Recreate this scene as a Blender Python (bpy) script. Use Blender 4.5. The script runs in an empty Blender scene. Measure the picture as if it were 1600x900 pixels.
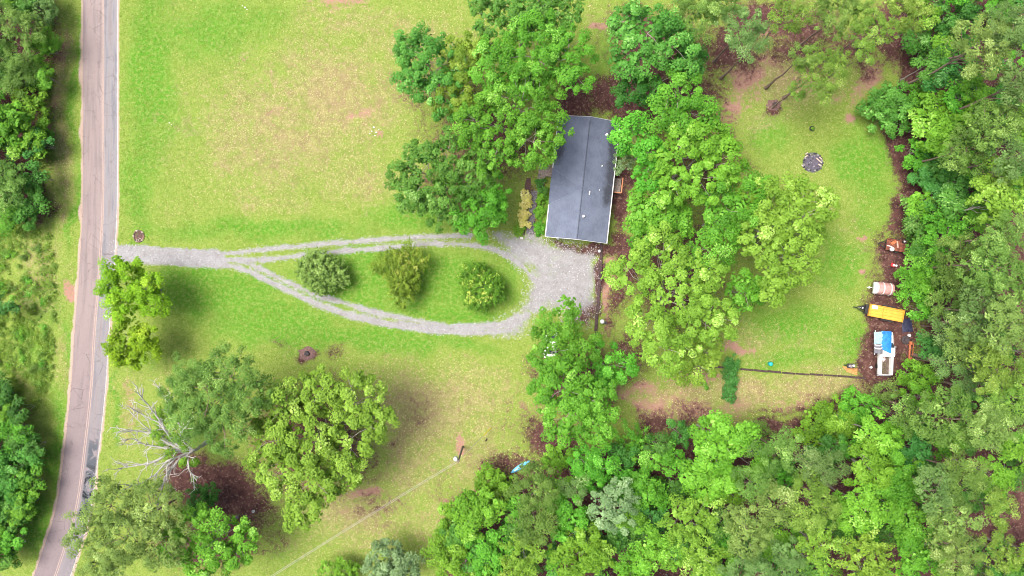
import bpy, bmesh, math, random
import numpy as np
from mathutils import Vector, Matrix

SC = bpy.context.scene
COL = SC.collection
rng = np.random.default_rng(7)
random.seed(7)
R = math.radians

# ------------------------------------------------------------------ camera, sky, sun, exposure
H = 97.0                                   # drone height over the ground, looking straight down
cam_d = bpy.data.cameras.new('camera'); cam_d.lens = 24; cam_d.sensor_width = 36
cam_d.clip_start = 0.5; cam_d.clip_end = 4000
cam = bpy.data.objects.new('camera', cam_d); COL.objects.link(cam)
cam.location = (0, 0, H); cam.rotation_euler = (0, 0, 0)
SC.camera = cam
SUN_EL, SUN_DIR = 66, (-0.93, 0.30)        # soft high cloud, brighter from the west
world = bpy.data.worlds.new('World'); SC.world = world; world.use_nodes = True
wn = world.node_tree.nodes; wn.clear()
sky = wn.new('ShaderNodeTexSky'); sky.sky_type = 'NISHITA'; sky.sun_disc = False
sky.sun_elevation = R(SUN_EL); sky.sun_rotation = math.atan2(SUN_DIR[0], SUN_DIR[1])
sky.air_density = 1.0; sky.dust_density = 6.0; sky.ozone_density = 0.6
bg = wn.new('ShaderNodeBackground'); bg.inputs['Strength'].default_value = 0.057
wo = wn.new('ShaderNodeOutputWorld')
world.node_tree.links.new(sky.outputs[0], bg.inputs[0]); world.node_tree.links.new(bg.outputs[0], wo.inputs[0])
sun_d = bpy.data.lights.new('sun', 'SUN'); sun_d.energy = 1.4; sun_d.angle = R(34); sun_d.color = (1.0, 0.975, 0.93)
sun = bpy.data.objects.new('sun', sun_d); COL.objects.link(sun)
_d = Vector((SUN_DIR[0]*math.cos(R(SUN_EL)), SUN_DIR[1]*math.cos(R(SUN_EL)), math.sin(R(SUN_EL))))
sun.rotation_euler = _d.to_track_quat('Z', 'Y').to_euler(); sun.location = _d*150
SC.view_settings.view_transform = 'Standard'; SC.view_settings.look = 'None'
SC.view_settings.exposure = 2.17; SC.view_settings.gamma = 1.0
SC.view_settings.use_curve_mapping = False
SC.render.engine = 'CYCLES'
SC.cycles.max_bounces = 6; SC.cycles.diffuse_bounces = 2; SC.cycles.transmission_bounces = 3
SC.cycles.glossy_bounces = 2; SC.cycles.use_denoising = True; SC.cycles.filter_width = 1.0

# ------------------------------------------------------------------ pixel -> place (nadir view; z is the height of the thing)
PPM = 800/(H*0.75)
def P(px, py, z=0.0):
    k = (H - z)/H/PPM
    return Vector(((px-800)*k, (450-py)*k, z))
def M(px, z=0.0): return px*(H-z)/H/PPM     # a length in photo pixels at height z, in metres

# ------------------------------------------------------------------ node helpers
class NT:
    def __init__(s, name):
        s.m = bpy.data.materials.new(name); s.m.use_nodes = True
        s.t = s.m.node_tree; s.t.nodes.clear()
        s.out = s.t.nodes.new('ShaderNodeOutputMaterial')
    def n(s, typ, ins=None, **kw):
        nd = s.t.nodes.new(typ)
        for k, v in kw.items(): setattr(nd, k, v)
        for k, v in (ins or {}).items(): s.set(nd.inputs[k], v)
        return nd
    def set(s, sock, v):
        if isinstance(v, bpy.types.NodeSocket): s.t.links.new(v, sock)
        elif isinstance(v, (tuple, list)) and sock.type == 'RGBA' and len(v) == 3: sock.default_value = (*v, 1)
        else: sock.default_value = v
    def math(s, op, a, b=0.0, clamp=False):
        nd = s.n('ShaderNodeMath', {0: a, 1: b}, operation=op); nd.use_clamp = clamp; return nd.outputs[0]
    def mix(s, f, a, b, mode='MIX'):
        nd = s.n('ShaderNodeMix', data_type='RGBA', blend_type=mode); nd.clamp_factor = True
        s.set(nd.inputs[0], f); s.set(nd.inputs[6], a); s.set(nd.inputs[7], b); return nd.outputs[2]
    def noise(s, vec, scale, detail=4, rough=0.55, dist=0.0):
        return s.n('ShaderNodeTexNoise', {'Vector': vec, 'Scale': scale, 'Detail': detail, 'Roughness': rough, 'Distortion': dist}).outputs[0]
    def remap(s, v, a, b, c=0.0, d=1.0, smooth=True):
        nd = s.n('ShaderNodeMapRange', {'Value': v, 'From Min': a, 'From Max': b, 'To Min': c, 'To Max': d})
        if smooth: nd.interpolation_type = 'SMOOTHSTEP'
        return nd.outputs[0]
    def pos(s): return s.n('ShaderNodeNewGeometry').outputs['Position']
    def obj(s): return s.n('ShaderNodeTexCoord').outputs['Object']
    def attr(s, name): return s.n('ShaderNodeAttribute', attribute_name=name)
    def bsdf(s, col, rough=0.8, spec=0.3, metal=0.0, bump=None, bstr=0.3, bdist=0.05):
        p = s.n('ShaderNodeBsdfPrincipled', {'Base Color': col, 'Roughness': rough, 'Specular IOR Level': spec, 'Metallic': metal})
        if bump is not None:
            b = s.n('ShaderNodeBump', {'Height': bump, 'Strength': bstr, 'Distance': bdist})
            s.t.links.new(b.outputs[0], p.inputs['Normal'])
        return p.outputs[0]
    def done(s, sh):
        s.t.links.new(sh, s.out.inputs['Surface']); return s.m

MATS = {}
def mat(name, col, rough=0.6, spec=0.35, metal=0.0, var=0.25, scale=3.0, dirt=None, dirt_amt=0.35):
    """a worn surface: base colour with uneven tone and, where asked, dirt or rust in patches"""
    if name in MATS: return MATS[name]
    t = NT(name); o = t.obj()
    n1 = t.noise(o, scale, 5, 0.6); n2 = t.noise(o, scale*7, 4, 0.6)
    c = t.mix(t.remap(n1, 0.3, 0.7), tuple(x*(1-var) for x in col), tuple(min(1, x*(1+var*0.5)) for x in col))
    if dirt: c = t.mix(t.math('MULTIPLY', t.remap(n2, 0.62-dirt_amt*0.4, 0.75), t.remap(n1, 0.4, 0.62)), c, dirt)
    MATS[name] = t.done(t.bsdf(c, t.remap(n2, 0.2, 0.8, rough*0.8, min(1, rough*1.2)), spec, metal, n2, 0.15, 0.02))
    return MATS[name]

# ------------------------------------------------------------------ mesh / object helpers
def link(o, parent=None):
    COL.objects.link(o)
    if parent is not None: o.parent = parent
    return o
def tag(o, label=None, cat=None, group=None, kind=None):
    if label: o['label'] = label
    if cat: o['category'] = cat
    if group: o['group'] = group
    if kind: o['kind'] = kind
    return o
def thing(name, label, cat, loc, rz=0.0, group=None):
    o = bpy.data.objects.new(name, None); o.empty_display_size = 0.3
    link(o); o.location = loc; o.rotation_euler = (0, 0, rz)
    return tag(o, label, cat, group)
def obj_bm(name, bm, material, parent=None, smooth=False):
    me = bpy.data.meshes.new(name); bmesh.ops.recalc_face_normals(bm, faces=bm.faces)
    bm.to_mesh(me); bm.free()
    if smooth: me.shade_smooth()
    me.materials.append(material)
    return link(bpy.data.objects.new(name, me), parent)
def obj_np(name, v, f, material, parent=None, attrs=None, smooth=False):
    """vertices (n,3), faces (m,3|4) as arrays; attrs: {name: (n,) float or (n,4) colour}"""
    me = bpy.data.meshes.new(name); v = np.asarray(v, np.float32); f = np.asarray(f, np.int32)
    k = f.shape[1]
    me.vertices.add(len(v)); me.vertices.foreach_set('co', v.ravel())
    me.loops.add(f.size); me.loops.foreach_set('vertex_index', f.ravel())
    me.polygons.add(len(f)); me.polygons.foreach_set('loop_start', np.arange(0, f.size, k, dtype=np.int32))
    me.polygons.foreach_set('loop_total', np.full(len(f), k, np.int32))
    for n, a in (attrs or {}).items():
        a = np.asarray(a, np.float32)
        if a.ndim == 1: at = me.attributes.new(n, 'FLOAT', 'POINT'); at.data.foreach_set('value', a)
        else: at = me.attributes.new(n, 'FLOAT_COLOR', 'POINT'); at.data.foreach_set('color', a.ravel())
    me.update(calc_edges=True)
    if smooth: me.shade_smooth()
    me.materials.append(material)
    return link(bpy.data.objects.new(name, me), parent)
def box(bm, c, s, rz=0.0, bev=0.0, rx=0.0, ry=0.0):
    m = Matrix.Translation(c) @ Matrix.Rotation(rz, 4, 'Z') @ Matrix.Rotation(ry, 4, 'Y') @ Matrix.Rotation(rx, 4, 'X') @ Matrix.Diagonal((*s, 1))
    g = bmesh.ops.create_cube(bm, size=1.0, matrix=m)
    if bev: bmesh.ops.bevel(bm, geom=list({e for v in g['verts'] for e in v.link_edges}), offset=bev, segments=1, affect='EDGES', clamp_overlap=True)
    return bm
def tube(bm, pts, rad, n=6, cap=True):
    pts = [Vector(p) for p in pts]; rings = []
    if not hasattr(rad, '__len__'): rad = [rad]*len(pts)
    for i, p in enumerate(pts):
        d = (pts[min(i+1, len(pts)-1)] - pts[max(i-1, 0)]).normalized()
        u = d.orthogonal().normalized() if i == 0 else (u - d*u.dot(d)).normalized()
        w = d.cross(u)
        rings.append([bm.verts.new(p + (u*math.cos(a)+w*math.sin(a))*rad[i]) for a in [2*math.pi*k/n for k in range(n)]])
    for a, b in zip(rings, rings[1:]):
        for k in range(n): bm.faces.new((a[k], a[(k+1) % n], b[(k+1) % n], b[k]))
    if cap: bm.faces.new(rings[0][::-1]); bm.faces.new(rings[-1])
    return bm
def lathe(bm, prof, n=14, c=(0, 0, 0)):
    """profile of (radius, z) turned about z"""
    rings = [[bm.verts.new((c[0]+r*math.cos(2*math.pi*k/n), c[1]+r*math.sin(2*math.pi*k/n), c[2]+z)) for k in range(n)] for r, z in prof]
    for a, b in zip(rings, rings[1:]):
        for k in range(n): bm.faces.new((a[k], a[(k+1) % n], b[(k+1) % n], b[k]))
    bm.faces.new(rings[0][::-1]); bm.faces.new(rings[-1]); return bm
def loft(bm, secs):
    """secs: list of closed loops (equal length) joined in order, ends capped"""
    rings = [[bm.verts.new(p) for p in s] for s in secs]; n = len(rings[0])
    for a, b in zip(rings, rings[1:]):
        for k in range(n): bm.faces.new((a[k], a[(k+1) % n], b[(k+1) % n], b[k]))
    bm.faces.new(rings[0][::-1]); bm.faces.new(rings[-1]); return bm
def prism(bm, poly, z0, z1):
    return loft(bm, [[(x, y, z0) for x, y in poly], [(x, y, z1) for x, y in poly]])
def BM(): return bmesh.new()
def part(name, parent, material, fn, *a, smooth=False, **k):
    bm = BM(); fn(bm, *a, **k); return obj_bm(name, bm, material, parent, smooth)
def wheel(parent, c, r, w, axis='y'):
    """tyre with a rim as its child, axle along the local y or x axis"""
    bm = BM(); lathe(bm, [(r*0.55, -w/2), (r*0.93, -w/2), (r, -w*0.3), (r, w*0.3), (r*0.93, w/2), (r*0.55, w/2)], 16)
    rim = BM(); lathe(rim, [(r*0.54, -w*0.42), (r*0.5, w*0.30), (r*0.15, w*0.36)], 12)
    m = Matrix.Rotation(R(90), 4, 'X' if axis == 'y' else 'Y')
    for b in (bm, rim): bmesh.ops.transform(b, matrix=Matrix.Translation(c) @ m, verts=b.verts)
    o = obj_bm('wheel', bm, mat('tyre_rubber', (0.02, 0.02, 0.021), 0.85), parent, True)
    obj_bm('rim', rim, mat('rim_grey', (0.35, 0.35, 0.36), 0.45, metal=0.5), o); return o
def stone_bm(bm, c, s, seed):
    r_ = random.Random(seed)
    g = bmesh.ops.create_icosphere(bm, subdivisions=1, radius=1.0)
    for v in g['verts']:
        k = r_.uniform(0.75, 1.15)
        v.co = Vector((v.co.x*s[0]*k, v.co.y*s[1]*k, max(v.co.z*s[2]*k, -0.4*s[2]))) + Vector(c)
    return bm

# ------------------------------------------------------------------ small numpy noise for ragged edges of masks
def vnoise(x, y, cell, seed):
    g = np.random.default_rng(seed).random((256, 256)); u, v = x/cell, y/cell
    i, j = np.floor(u).astype(int), np.floor(v).astype(int); a, b = u-i, v-j
    a = a*a*(3-2*a); b = b*b*(3-2*b); G = lambda p, q: g[p % 256, q % 256]
    return (G(i, j)*(1-a)+G(i+1, j)*a)*(1-b) + (G(i, j+1)*(1-a)+G(i+1, j+1)*a)*b
def fbm(x, y, cell, seed):
    return sum(vnoise(x, y, cell/2**k, seed+k)*w for k, w in enumerate((0.5, 0.3, 0.2)))
def sstep(x, a, b):
    t = np.clip((x-a)/(b-a), 0, 1); return t*t*(3-2*t)
def dist_path(x, y, pts):
    d = np.full(x.shape, 1e9)
    for (x0, y0), (x1, y1) in zip(pts, pts[1:]):
        dx, dy = x1-x0, y1-y0; t = np.clip(((x-x0)*dx+(y-y0)*dy)/(dx*dx+dy*dy), 0, 1)
        d = np.minimum(d, np.hypot(x-x0-t*dx, y-y0-t*dy))
    return d
def smooth_path(pts, n=8):
    """Catmull-Rom through 2D points"""
    pts = [np.array(p, float) for p in pts]; q = [2*pts[0]-pts[1]]+pts+[2*pts[-1]-pts[-2]]; out = []
    for a, b, c, d in zip(q, q[1:], q[2:], q[3:]):
        for k in range(n):
            t = k/n; out.append(tuple(0.5*((2*b)+(c-a)*t+(2*a-5*b+4*c-d)*t*t+(3*b-a-3*c+d)*t**3)))
    return out+[tuple(pts[-1])]
def in_poly(x, y, poly):
    r = np.zeros(x.shape, bool); n = len(poly)
    for k in range(n):
        (x0, y0), (x1, y1) = poly[k], poly[(k+1) % n]
        if y0 == y1: continue
        r ^= ((y0 > y) != (y1 > y)) & (x < (x1-x0)*(y-y0)/(y1-y0)+x0)
    return r
def poly_mask(x, y, poly, soft):
    d = dist_path(x, y, poly+[poly[0]]); return np.where(in_poly(x, y, poly), 0.5+d/soft*0.5, 0.5-d/soft*0.5).clip(0, 1)

# ------------------------------------------------------------------ what covers the ground, in photo pixels of the ground plane
LUSH = [(235,120,45,170,.9),(215,300,32,120,.7),(330,45,110,60,.7),(415,25,60,40,.6),(300,200,40,60,.45),(420,365,230,22,.8),(640,335,70,30,.8),(440,240,55,22,.5),(470,300,50,20,.4),
  (340,455,120,48,1),(430,505,110,36,1),(575,535,140,22,1),(715,540,70,14,.8),(300,430,70,24,1),(220,560,40,30,.5),(620,432,190,60,.9),(700,485,100,20,1),(530,455,90,25,.9),(760,440,60,60,.8),
  (1345,255,55,65,.9),(1360,330,45,55,.6),(1305,405,60,50,.8),(1235,505,80,45,.9),(1330,530,40,50,.8),(1195,205,50,45,.7),(1230,560,90,20,.7),(940,90,22,70,.6),(115,120,9,160,.8),(118,330,8,80,.9),(105,540,10,60,.8),
  (92,690,16,90,1),(60,810,26,60,1),(175,640,9,80,.8),(70,470,40,70,.5),(50,560,40,50,.6),(520,840,30,20,.4),(450,870,40,25,.5),(845,335,14,40,1),(740,640,40,20,.4),(680,720,40,30,.4),(1150,560,40,12,.4)]
DRY = [(1230,115,100,60,.85),(1180,180,60,40,.6),(660,640,120,90,.9),(560,800,120,70,.8),(440,200,200,140,.75),(100,250,14,200,.7),(95,560,16,80,.6),(1260,540,120,40,.45),(520,150,160,110,.85),(450,225,120,70,.8),(350,180,70,70,.65),(560,285,130,50,.65),(420,310,110,36,.6),(640,60,110,70,.65),(540,30,120,40,.6),(265,330,50,40,.35),(300,120,50,40,.4),(270,20,60,30,.35),
  (720,640,130,90,.75),(640,710,90,100,.75),(740,720,90,90,.7),(700,820,90,80,.7),(480,850,80,50,.5),(755,590,80,35,.6),(640,560,100,25,.35),(200,650,36,80,.6),(230,590,70,30,.45),(440,540,70,20,.35),(1180,130,70,60,.55),(1290,605,130,40,.85),(1170,615,110,40,.9),
  (1330,375,40,70,.45),(1180,530,60,40,.6),(1230,170,60,40,.5),(1270,300,60,60,.3),(1310,480,60,60,.3),(60,420,50,90,.7),(85,160,18,160,.9),(30,600,40,40,.6),(1060,620,90,40,.9),(940,30,50,40,.5),(120,450,10,60,.5),(70,300,30,60,.6)]
DIRT = [(1155,125,50,36,.75),(1250,125,40,26,.6),(1340,130,20,50,.65),(1130,175,30,20,.5),(1200,628,150,16,.5),(1060,642,90,18,.65),(1330,600,40,20,.4),(1200,60,45,20,.8),(1310,150,30,20,.5),(990,605,50,16,.7),(640,640,60,50,.35),(830,640,40,30,.45),(700,560,60,14,.3),(450,165,36,14,.4),(465,195,40,12,.35),(420,120,30,18,.4),(530,6,60,14,.8),(515,22,16,10,.5),(565,172,26,10,.6),(590,205,10,8,.8),(385,95,20,10,.4),(1172,122,30,16,.95),(1140,155,22,9,.9),(1205,100,26,12,.7),(1350,112,14,40,.85),
  (1338,186,12,10,.9),(935,44,24,9,.9),(940,148,7,12,.9),(720,694,9,12,.8),(580,772,36,12,.9),(545,790,16,8,.6),(700,778,16,8,.6),(955,455,13,42,.85),(955,405,18,14,.7),(940,525,12,8,.6),(1010,600,40,14,.8),(1090,590,70,16,.75),(1155,540,34,12,.85),
  (1178,470,12,10,.5),(1580,765,30,36,1),(1575,815,30,40,.8),(106,452,9,16,1),(200,620,14,22,.5),(205,665,14,14,.5),(1245,60,60,22,.6),(1395,75,26,50,.7),(1270,95,30,16,.6),(1385,205,20,30,.5),(1398,300,14,40,.5),(1350,372,14,10,.7),(1345,425,9,7,.9),(1300,70,40,20,.6),
  (85,200,10,60,.6),(90,90,7,60,.5),(1380,625,30,14,.5),(760,700,20,20,.3),(1030,625,60,14,.7),(1165,625,50,10,.5),(1240,640,60,14,.6),(960,500,10,40,.7)]
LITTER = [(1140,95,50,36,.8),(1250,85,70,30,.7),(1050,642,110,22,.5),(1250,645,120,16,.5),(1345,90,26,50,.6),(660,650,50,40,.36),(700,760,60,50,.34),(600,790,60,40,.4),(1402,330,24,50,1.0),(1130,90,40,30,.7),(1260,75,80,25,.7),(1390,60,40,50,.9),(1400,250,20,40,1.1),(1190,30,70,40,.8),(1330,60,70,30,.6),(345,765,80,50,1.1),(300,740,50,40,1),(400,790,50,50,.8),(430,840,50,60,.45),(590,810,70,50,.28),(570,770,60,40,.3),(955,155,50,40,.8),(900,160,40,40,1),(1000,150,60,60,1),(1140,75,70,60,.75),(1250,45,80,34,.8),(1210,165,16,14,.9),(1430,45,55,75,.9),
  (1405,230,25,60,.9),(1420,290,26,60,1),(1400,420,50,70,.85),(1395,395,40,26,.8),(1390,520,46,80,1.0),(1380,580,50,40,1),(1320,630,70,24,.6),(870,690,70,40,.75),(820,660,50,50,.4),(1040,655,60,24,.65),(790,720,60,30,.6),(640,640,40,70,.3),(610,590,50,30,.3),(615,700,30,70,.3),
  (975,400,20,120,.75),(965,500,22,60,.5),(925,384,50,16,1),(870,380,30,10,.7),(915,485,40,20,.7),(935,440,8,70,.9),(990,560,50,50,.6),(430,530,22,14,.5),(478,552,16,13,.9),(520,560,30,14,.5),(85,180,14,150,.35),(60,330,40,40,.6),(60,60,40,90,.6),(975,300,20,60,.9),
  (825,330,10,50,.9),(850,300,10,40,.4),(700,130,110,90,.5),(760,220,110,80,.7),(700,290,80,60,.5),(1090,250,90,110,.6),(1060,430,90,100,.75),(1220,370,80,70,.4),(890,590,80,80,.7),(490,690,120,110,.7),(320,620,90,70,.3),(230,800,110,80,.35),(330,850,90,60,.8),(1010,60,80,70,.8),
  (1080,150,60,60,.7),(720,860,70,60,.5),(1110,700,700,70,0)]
def blobs(x, y, L):
    r = np.zeros(x.shape)
    for bx, by, rx, ry, s in L:
        d = ((x-bx)/rx)**2+((y-by)/ry)**2; r = np.maximum(r, s*np.exp(-d*0.9))
    return r
WOODS = [[(1440,-400),(1400,150),(1425,260),(1442,420),(1440,500),(1430,590),(1330,645),(1240,665),(1080,660),(980,680),(880,710),(800,735),(730,770),(690,830),(660,1000),(700,1500),(2600,1500),(2600,-400)],
         [(60,-300),(72,130),(62,280),(40,350),(-20,380),(-20,600),(40,640),(55,760),(20,850),(-20,1000),(-900,1000),(-900,-300)]]
# the driveway: two wheel tracks each way round the island, and the parking pad by the house
TRACKS = [([(176,398),(215,397),(280,401),(340,405)], 14), ([(200,394),(330,397),(420,389),(500,382),(560,377),(640,371),(735,368)], 3.9), ([(300,405),(360,406),(420,405),(470,399),(540,392),(610,387),(655,382),(705,381),(760,387),(798,402),(820,420),(836,440)], 4.0),
  ([(330,402),(375,408),(410,422),(450,441),(490,459),(530,471),(580,486),(640,499),(700,510)], 3.3), ([(330,408),(380,421),(415,437),(455,456),(500,477),(560,496),(620,509),(680,517),(740,520),(795,516)], 4.4), ([(625,505),(660,510),(700,514)], 3.5), ([(660,510),(720,513),(780,508),(825,492)], 6.5), ([(180,398),(178,385)], 8), ([(180,398),(172,412)], 8)]
PAD = smooth_path([(775,368),(822,366),(860,378),(934,388),(933,440),(930,495),(895,500),(862,484),(842,492),(818,512),(785,523),(765,514),(796,498),(820,474),(828,444),(816,418),(796,396)], 5)
def gravel_mask(x, y):
    n = (fbm(x, y, 26, 11)-0.5)*7
    g = np.zeros(x.shape)
    for pts, w in TRACKS:
        d = dist_path(x, y, smooth_path(pts)); g = np.maximum(g, sstep(w+4.6-d+n*0.8, 0, 9.5))
    g = np.maximum(g, sstep(poly_mask(x, y, PAD, 44)+n*0.04, 0.25, 0.80))
    litter = blobs(x, y, [(925,384,60,13,1),(870,378,34,7,.6),(920,490,34,16,.8),(934,440,7,70,.8),(858,415,18,20,.45)])
    return np.clip(g*(1-0.75*litter*fbm(x, y, 12, 5)*1.6), 0, 1)
ROAD_C = smooth_path([(156,-2200),(156,-300),(156,0),(156,150),(156,300),(153,380),(147.5,460),(142,530),(138,600),(127.5,700),(115,790),(98,850),(60,950),(-30,1120),(-300,1500),(-1400,2700)], 10)
ROAD_W = 28.0
def covers(x, y):
    """(lush, dry, dirt, litter), (gravel, kerb dust) at ground pixels x, y"""
    wx = x+(fbm(x, y, 60, 3)-0.5)*50; wy = y+(fbm(x, y, 60, 9)-0.5)*50
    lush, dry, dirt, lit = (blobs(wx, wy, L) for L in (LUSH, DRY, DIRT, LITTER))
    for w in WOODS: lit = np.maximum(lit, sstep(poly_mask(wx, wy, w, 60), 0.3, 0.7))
    rd = dist_path(x, y, ROAD_C)
    edge = sstep(ROAD_W+6-rd+(fbm(x, y, 30, 21)-0.5)*6, 0, 5)
    return np.stack([lush, dry, dirt, lit], -1), np.stack([gravel_mask(x, y), edge, np.zeros_like(x), np.ones_like(x)], -1)

# ------------------------------------------------------------------ ground material (shared by ground, driveway)
def ground_material():
    t = NT('ground_cover'); p = t.pos()
    a = t.attr('cover'); b = t.attr('hard')
    sa = t.n('ShaderNodeSeparateColor', {0: a.outputs['Color']}).outputs; lit_a = a.outputs['Alpha']
    sb = t.n('ShaderNodeSeparateColor', {0: b.outputs['Color']}).outputs
    nM = t.noise(p, 0.55, 5, 0.65, 0.4); nS = t.noise(p, 2.0, 6, 0.72, 0.3); nF = t.noise(p, 5.0, 4, 0.75)
    nQ = t.noise(p, 0.42, 7, 0.72, 0.7); nP = t.noise(p, 0.9, 6, 0.7, 0.5)
    def mask(m, lo, hi, kM=0.5, kS=0.5, off=0.0):
        v = t.math('ADD', m, t.math('MULTIPLY', t.math('SUBTRACT', nQ, 0.5+off), kM))
        v = t.math('ADD', v, t.math('MULTIPLY', t.math('SUBTRACT', nS, 0.5), kS))
        return t.remap(v, lo, hi)
    # living grass: yellow-green to saturated green
    g = t.mix(mask(sa[0], 0.20, 0.75, 1.0, 0.7), (0.150, 0.218, 0.036), (0.066, 0.195, 0.013))
    g = t.mix(t.remap(nS, 0.40, 0.66, 0, 0.55), g, (0.255, 0.285, 0.082))
    g = t.mix(t.remap(nF, 0.50, 0.66, 0, 0.5), g, (0.075, 0.120, 0.014))
    g = t.mix(t.remap(nP, 0.50, 0.64, 0, 0.55), g, (0.105, 0.165, 0.020))
    # thatch and dry grass
    d = t.mix(t.remap(nP, 0.38, 0.62), (0.262, 0.240, 0.098), (0.215, 0.160, 0.088))
    d = t.mix(t.remap(nF, 0.48, 0.62, 0, 0.6), d, (0.165, 0.115, 0.055))
    d = t.mix(t.remap(nS, 0.55, 0.68, 0, 0.8), d, (0.37, 0.315, 0.175))
    d = t.mix(t.remap(nM, 0.50, 0.66, 0, 0.65), d, (0.175, 0.135, 0.068))
    c = t.mix(mask(sa[1], 0.28, 1.00, 1.3, 1.1), g, d)
    # red clay
    e = t.mix(nM, (0.315, 0.178, 0.130), (0.215, 0.108, 0.082))
    e = t.mix(t.remap(nF, 0.45, 0.65, 0, 0.6), e, (0.36, 0.255, 0.205))
    c = t.mix(mask(sa[2], 0.34, 0.72, 1.2, 0.9), c, e)
    # fallen leaves and pine straw, coloured darker so gaps between crowns look shaded
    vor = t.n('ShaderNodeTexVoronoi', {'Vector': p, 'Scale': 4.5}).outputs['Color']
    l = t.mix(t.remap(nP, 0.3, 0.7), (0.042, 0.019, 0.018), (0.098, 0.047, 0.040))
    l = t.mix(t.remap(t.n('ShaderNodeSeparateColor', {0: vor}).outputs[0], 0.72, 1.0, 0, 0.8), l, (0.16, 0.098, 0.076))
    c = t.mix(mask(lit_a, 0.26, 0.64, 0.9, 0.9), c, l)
    # gravel
    gr = t.mix(t.remap(nF, 0.35, 0.65), (0.180, 0.178, 0.183), (0.315, 0.312, 0.316))
    gr = t.mix(t.remap(nP, 0.40, 0.64, 0, 0.65), gr, (0.190, 0.180, 0.182))
    gr = t.mix(t.remap(nS, 0.52, 0.66, 0, 0.6), gr, (0.140, 0.118, 0.108))
    gr = t.mix(t.remap(nF, 0.62, 0.74, 0, 0.8), gr, (0.37, 0.365, 0.375))
    gm = mask(sb[0], 0.30, 0.80, 1.1, 1.0)
    c = t.mix(gm, c, gr)
    # sandy shoulder of the road
    sh = t.mix(nS, (0.31, 0.215, 0.16), (0.38, 0.31, 0.265))
    c = t.mix(mask(sb[1], 0.45, 0.85, 0.5, 0.5), c, sh)
    c = t.mix(t.remap(nF, 0.35, 0.70, 0, 0.40), c, t.mix(1.0, c, (0.55, 0.55, 0.55), 'MULTIPLY'))
    hgt = t.math('ADD', t.math('MULTIPLY', nS, 0.7), t.math('MULTIPLY', nF, 0.5))
    return t.done(t.bsdf(c, 0.95, 0.12, 0, hgt, 0.55, 0.12))
GROUND = ground_material()

def grid_cover(name, xs, ys, z, keep=None):
    X, Y = np.meshgrid(xs, ys); px = X*PPM+800; py = 450-Y*PPM
    A, B = covers(px, py); n, m = X.shape
    v = np.stack([X, Y, np.full_like(X, z)], -1).reshape(-1, 3)
    i = np.arange(n*m).reshape(n, m); f = np.stack([i[:-1, :-1], i[:-1, 1:], i[1:, 1:], i[1:, :-1]], -1).reshape(-1, 4)
    A, B = A.reshape(-1, 4), B.reshape(-1, 4)
    if keep is not None:
        k = (B[f, 0].mean(1) > keep); f = f[k]; u, inv = np.unique(f, return_inverse=True); f = inv.reshape(-1, 4)
        v, A, B = v[u], A[u], B[u]
    return obj_np(name, v, f, GROUND, None, {'cover': A, 'hard': B})
far = np.array([900, 600, 400, 280, 200, 150, 120, 100.])
xs = np.concatenate([-far, np.arange(-90, 90.1, 0.5), far[::-1]]); ys = np.concatenate([-far, np.arange(-56, 56.1, 0.5), far[::-1]])
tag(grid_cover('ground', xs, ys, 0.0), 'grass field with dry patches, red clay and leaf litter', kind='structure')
tag(grid_cover('driveway', np.arange(-57.5, 13, 0.2), np.arange(-8, 8.2, 0.2), 0.012, 0.42), 'pale gravel driveway loop with wheel tracks and parking pad', kind='structure')

# loose gravel kicked out of the driveway
def loose_gravel(n):
    x = rng.uniform(170, 940, n); y = rng.uniform(360, 530, n); g = gravel_mask(x, y); k = (g > 0.12) & (rng.random(n) < np.where(g < 0.6, 0.9, 0.35)); x, y = x[k], y[k]; m = len(x)
    c = np.stack([(x-800)/PPM, (450-y)/PPM, np.full(m, 0.02)], 1); r = rng.uniform(0.03, 0.075, (m, 1, 1))
    o = np.array([[1, 0, 0], [0, 1, 0], [-1, 0, 0], [0, -1, 0], [0, 0, 0.7], [0, 0, -0.5]])[None]*r*rng.uniform(0.7, 1.3, (m, 6, 1))
    f = np.array([[0, 1, 4], [1, 2, 4], [2, 3, 4], [3, 0, 4]])[None]+np.arange(m)[:, None, None]*6
    t = NT('loose_stone'); a = t.attr('tint').outputs['Fac']; mt = t.done(t.bsdf(t.mix(a, (0.16, 0.15, 0.155), (0.44, 0.43, 0.44)), 0.9))
    return tag(obj_np('loose_gravel', (c[:, None]+o).reshape(-1, 3), f.reshape(-1, 3), mt, None, {'tint': np.repeat(rng.random(m), 6)}), 'loose pale stones scattered over the driveway', kind='stuff')
loose_gravel(30000)

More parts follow.
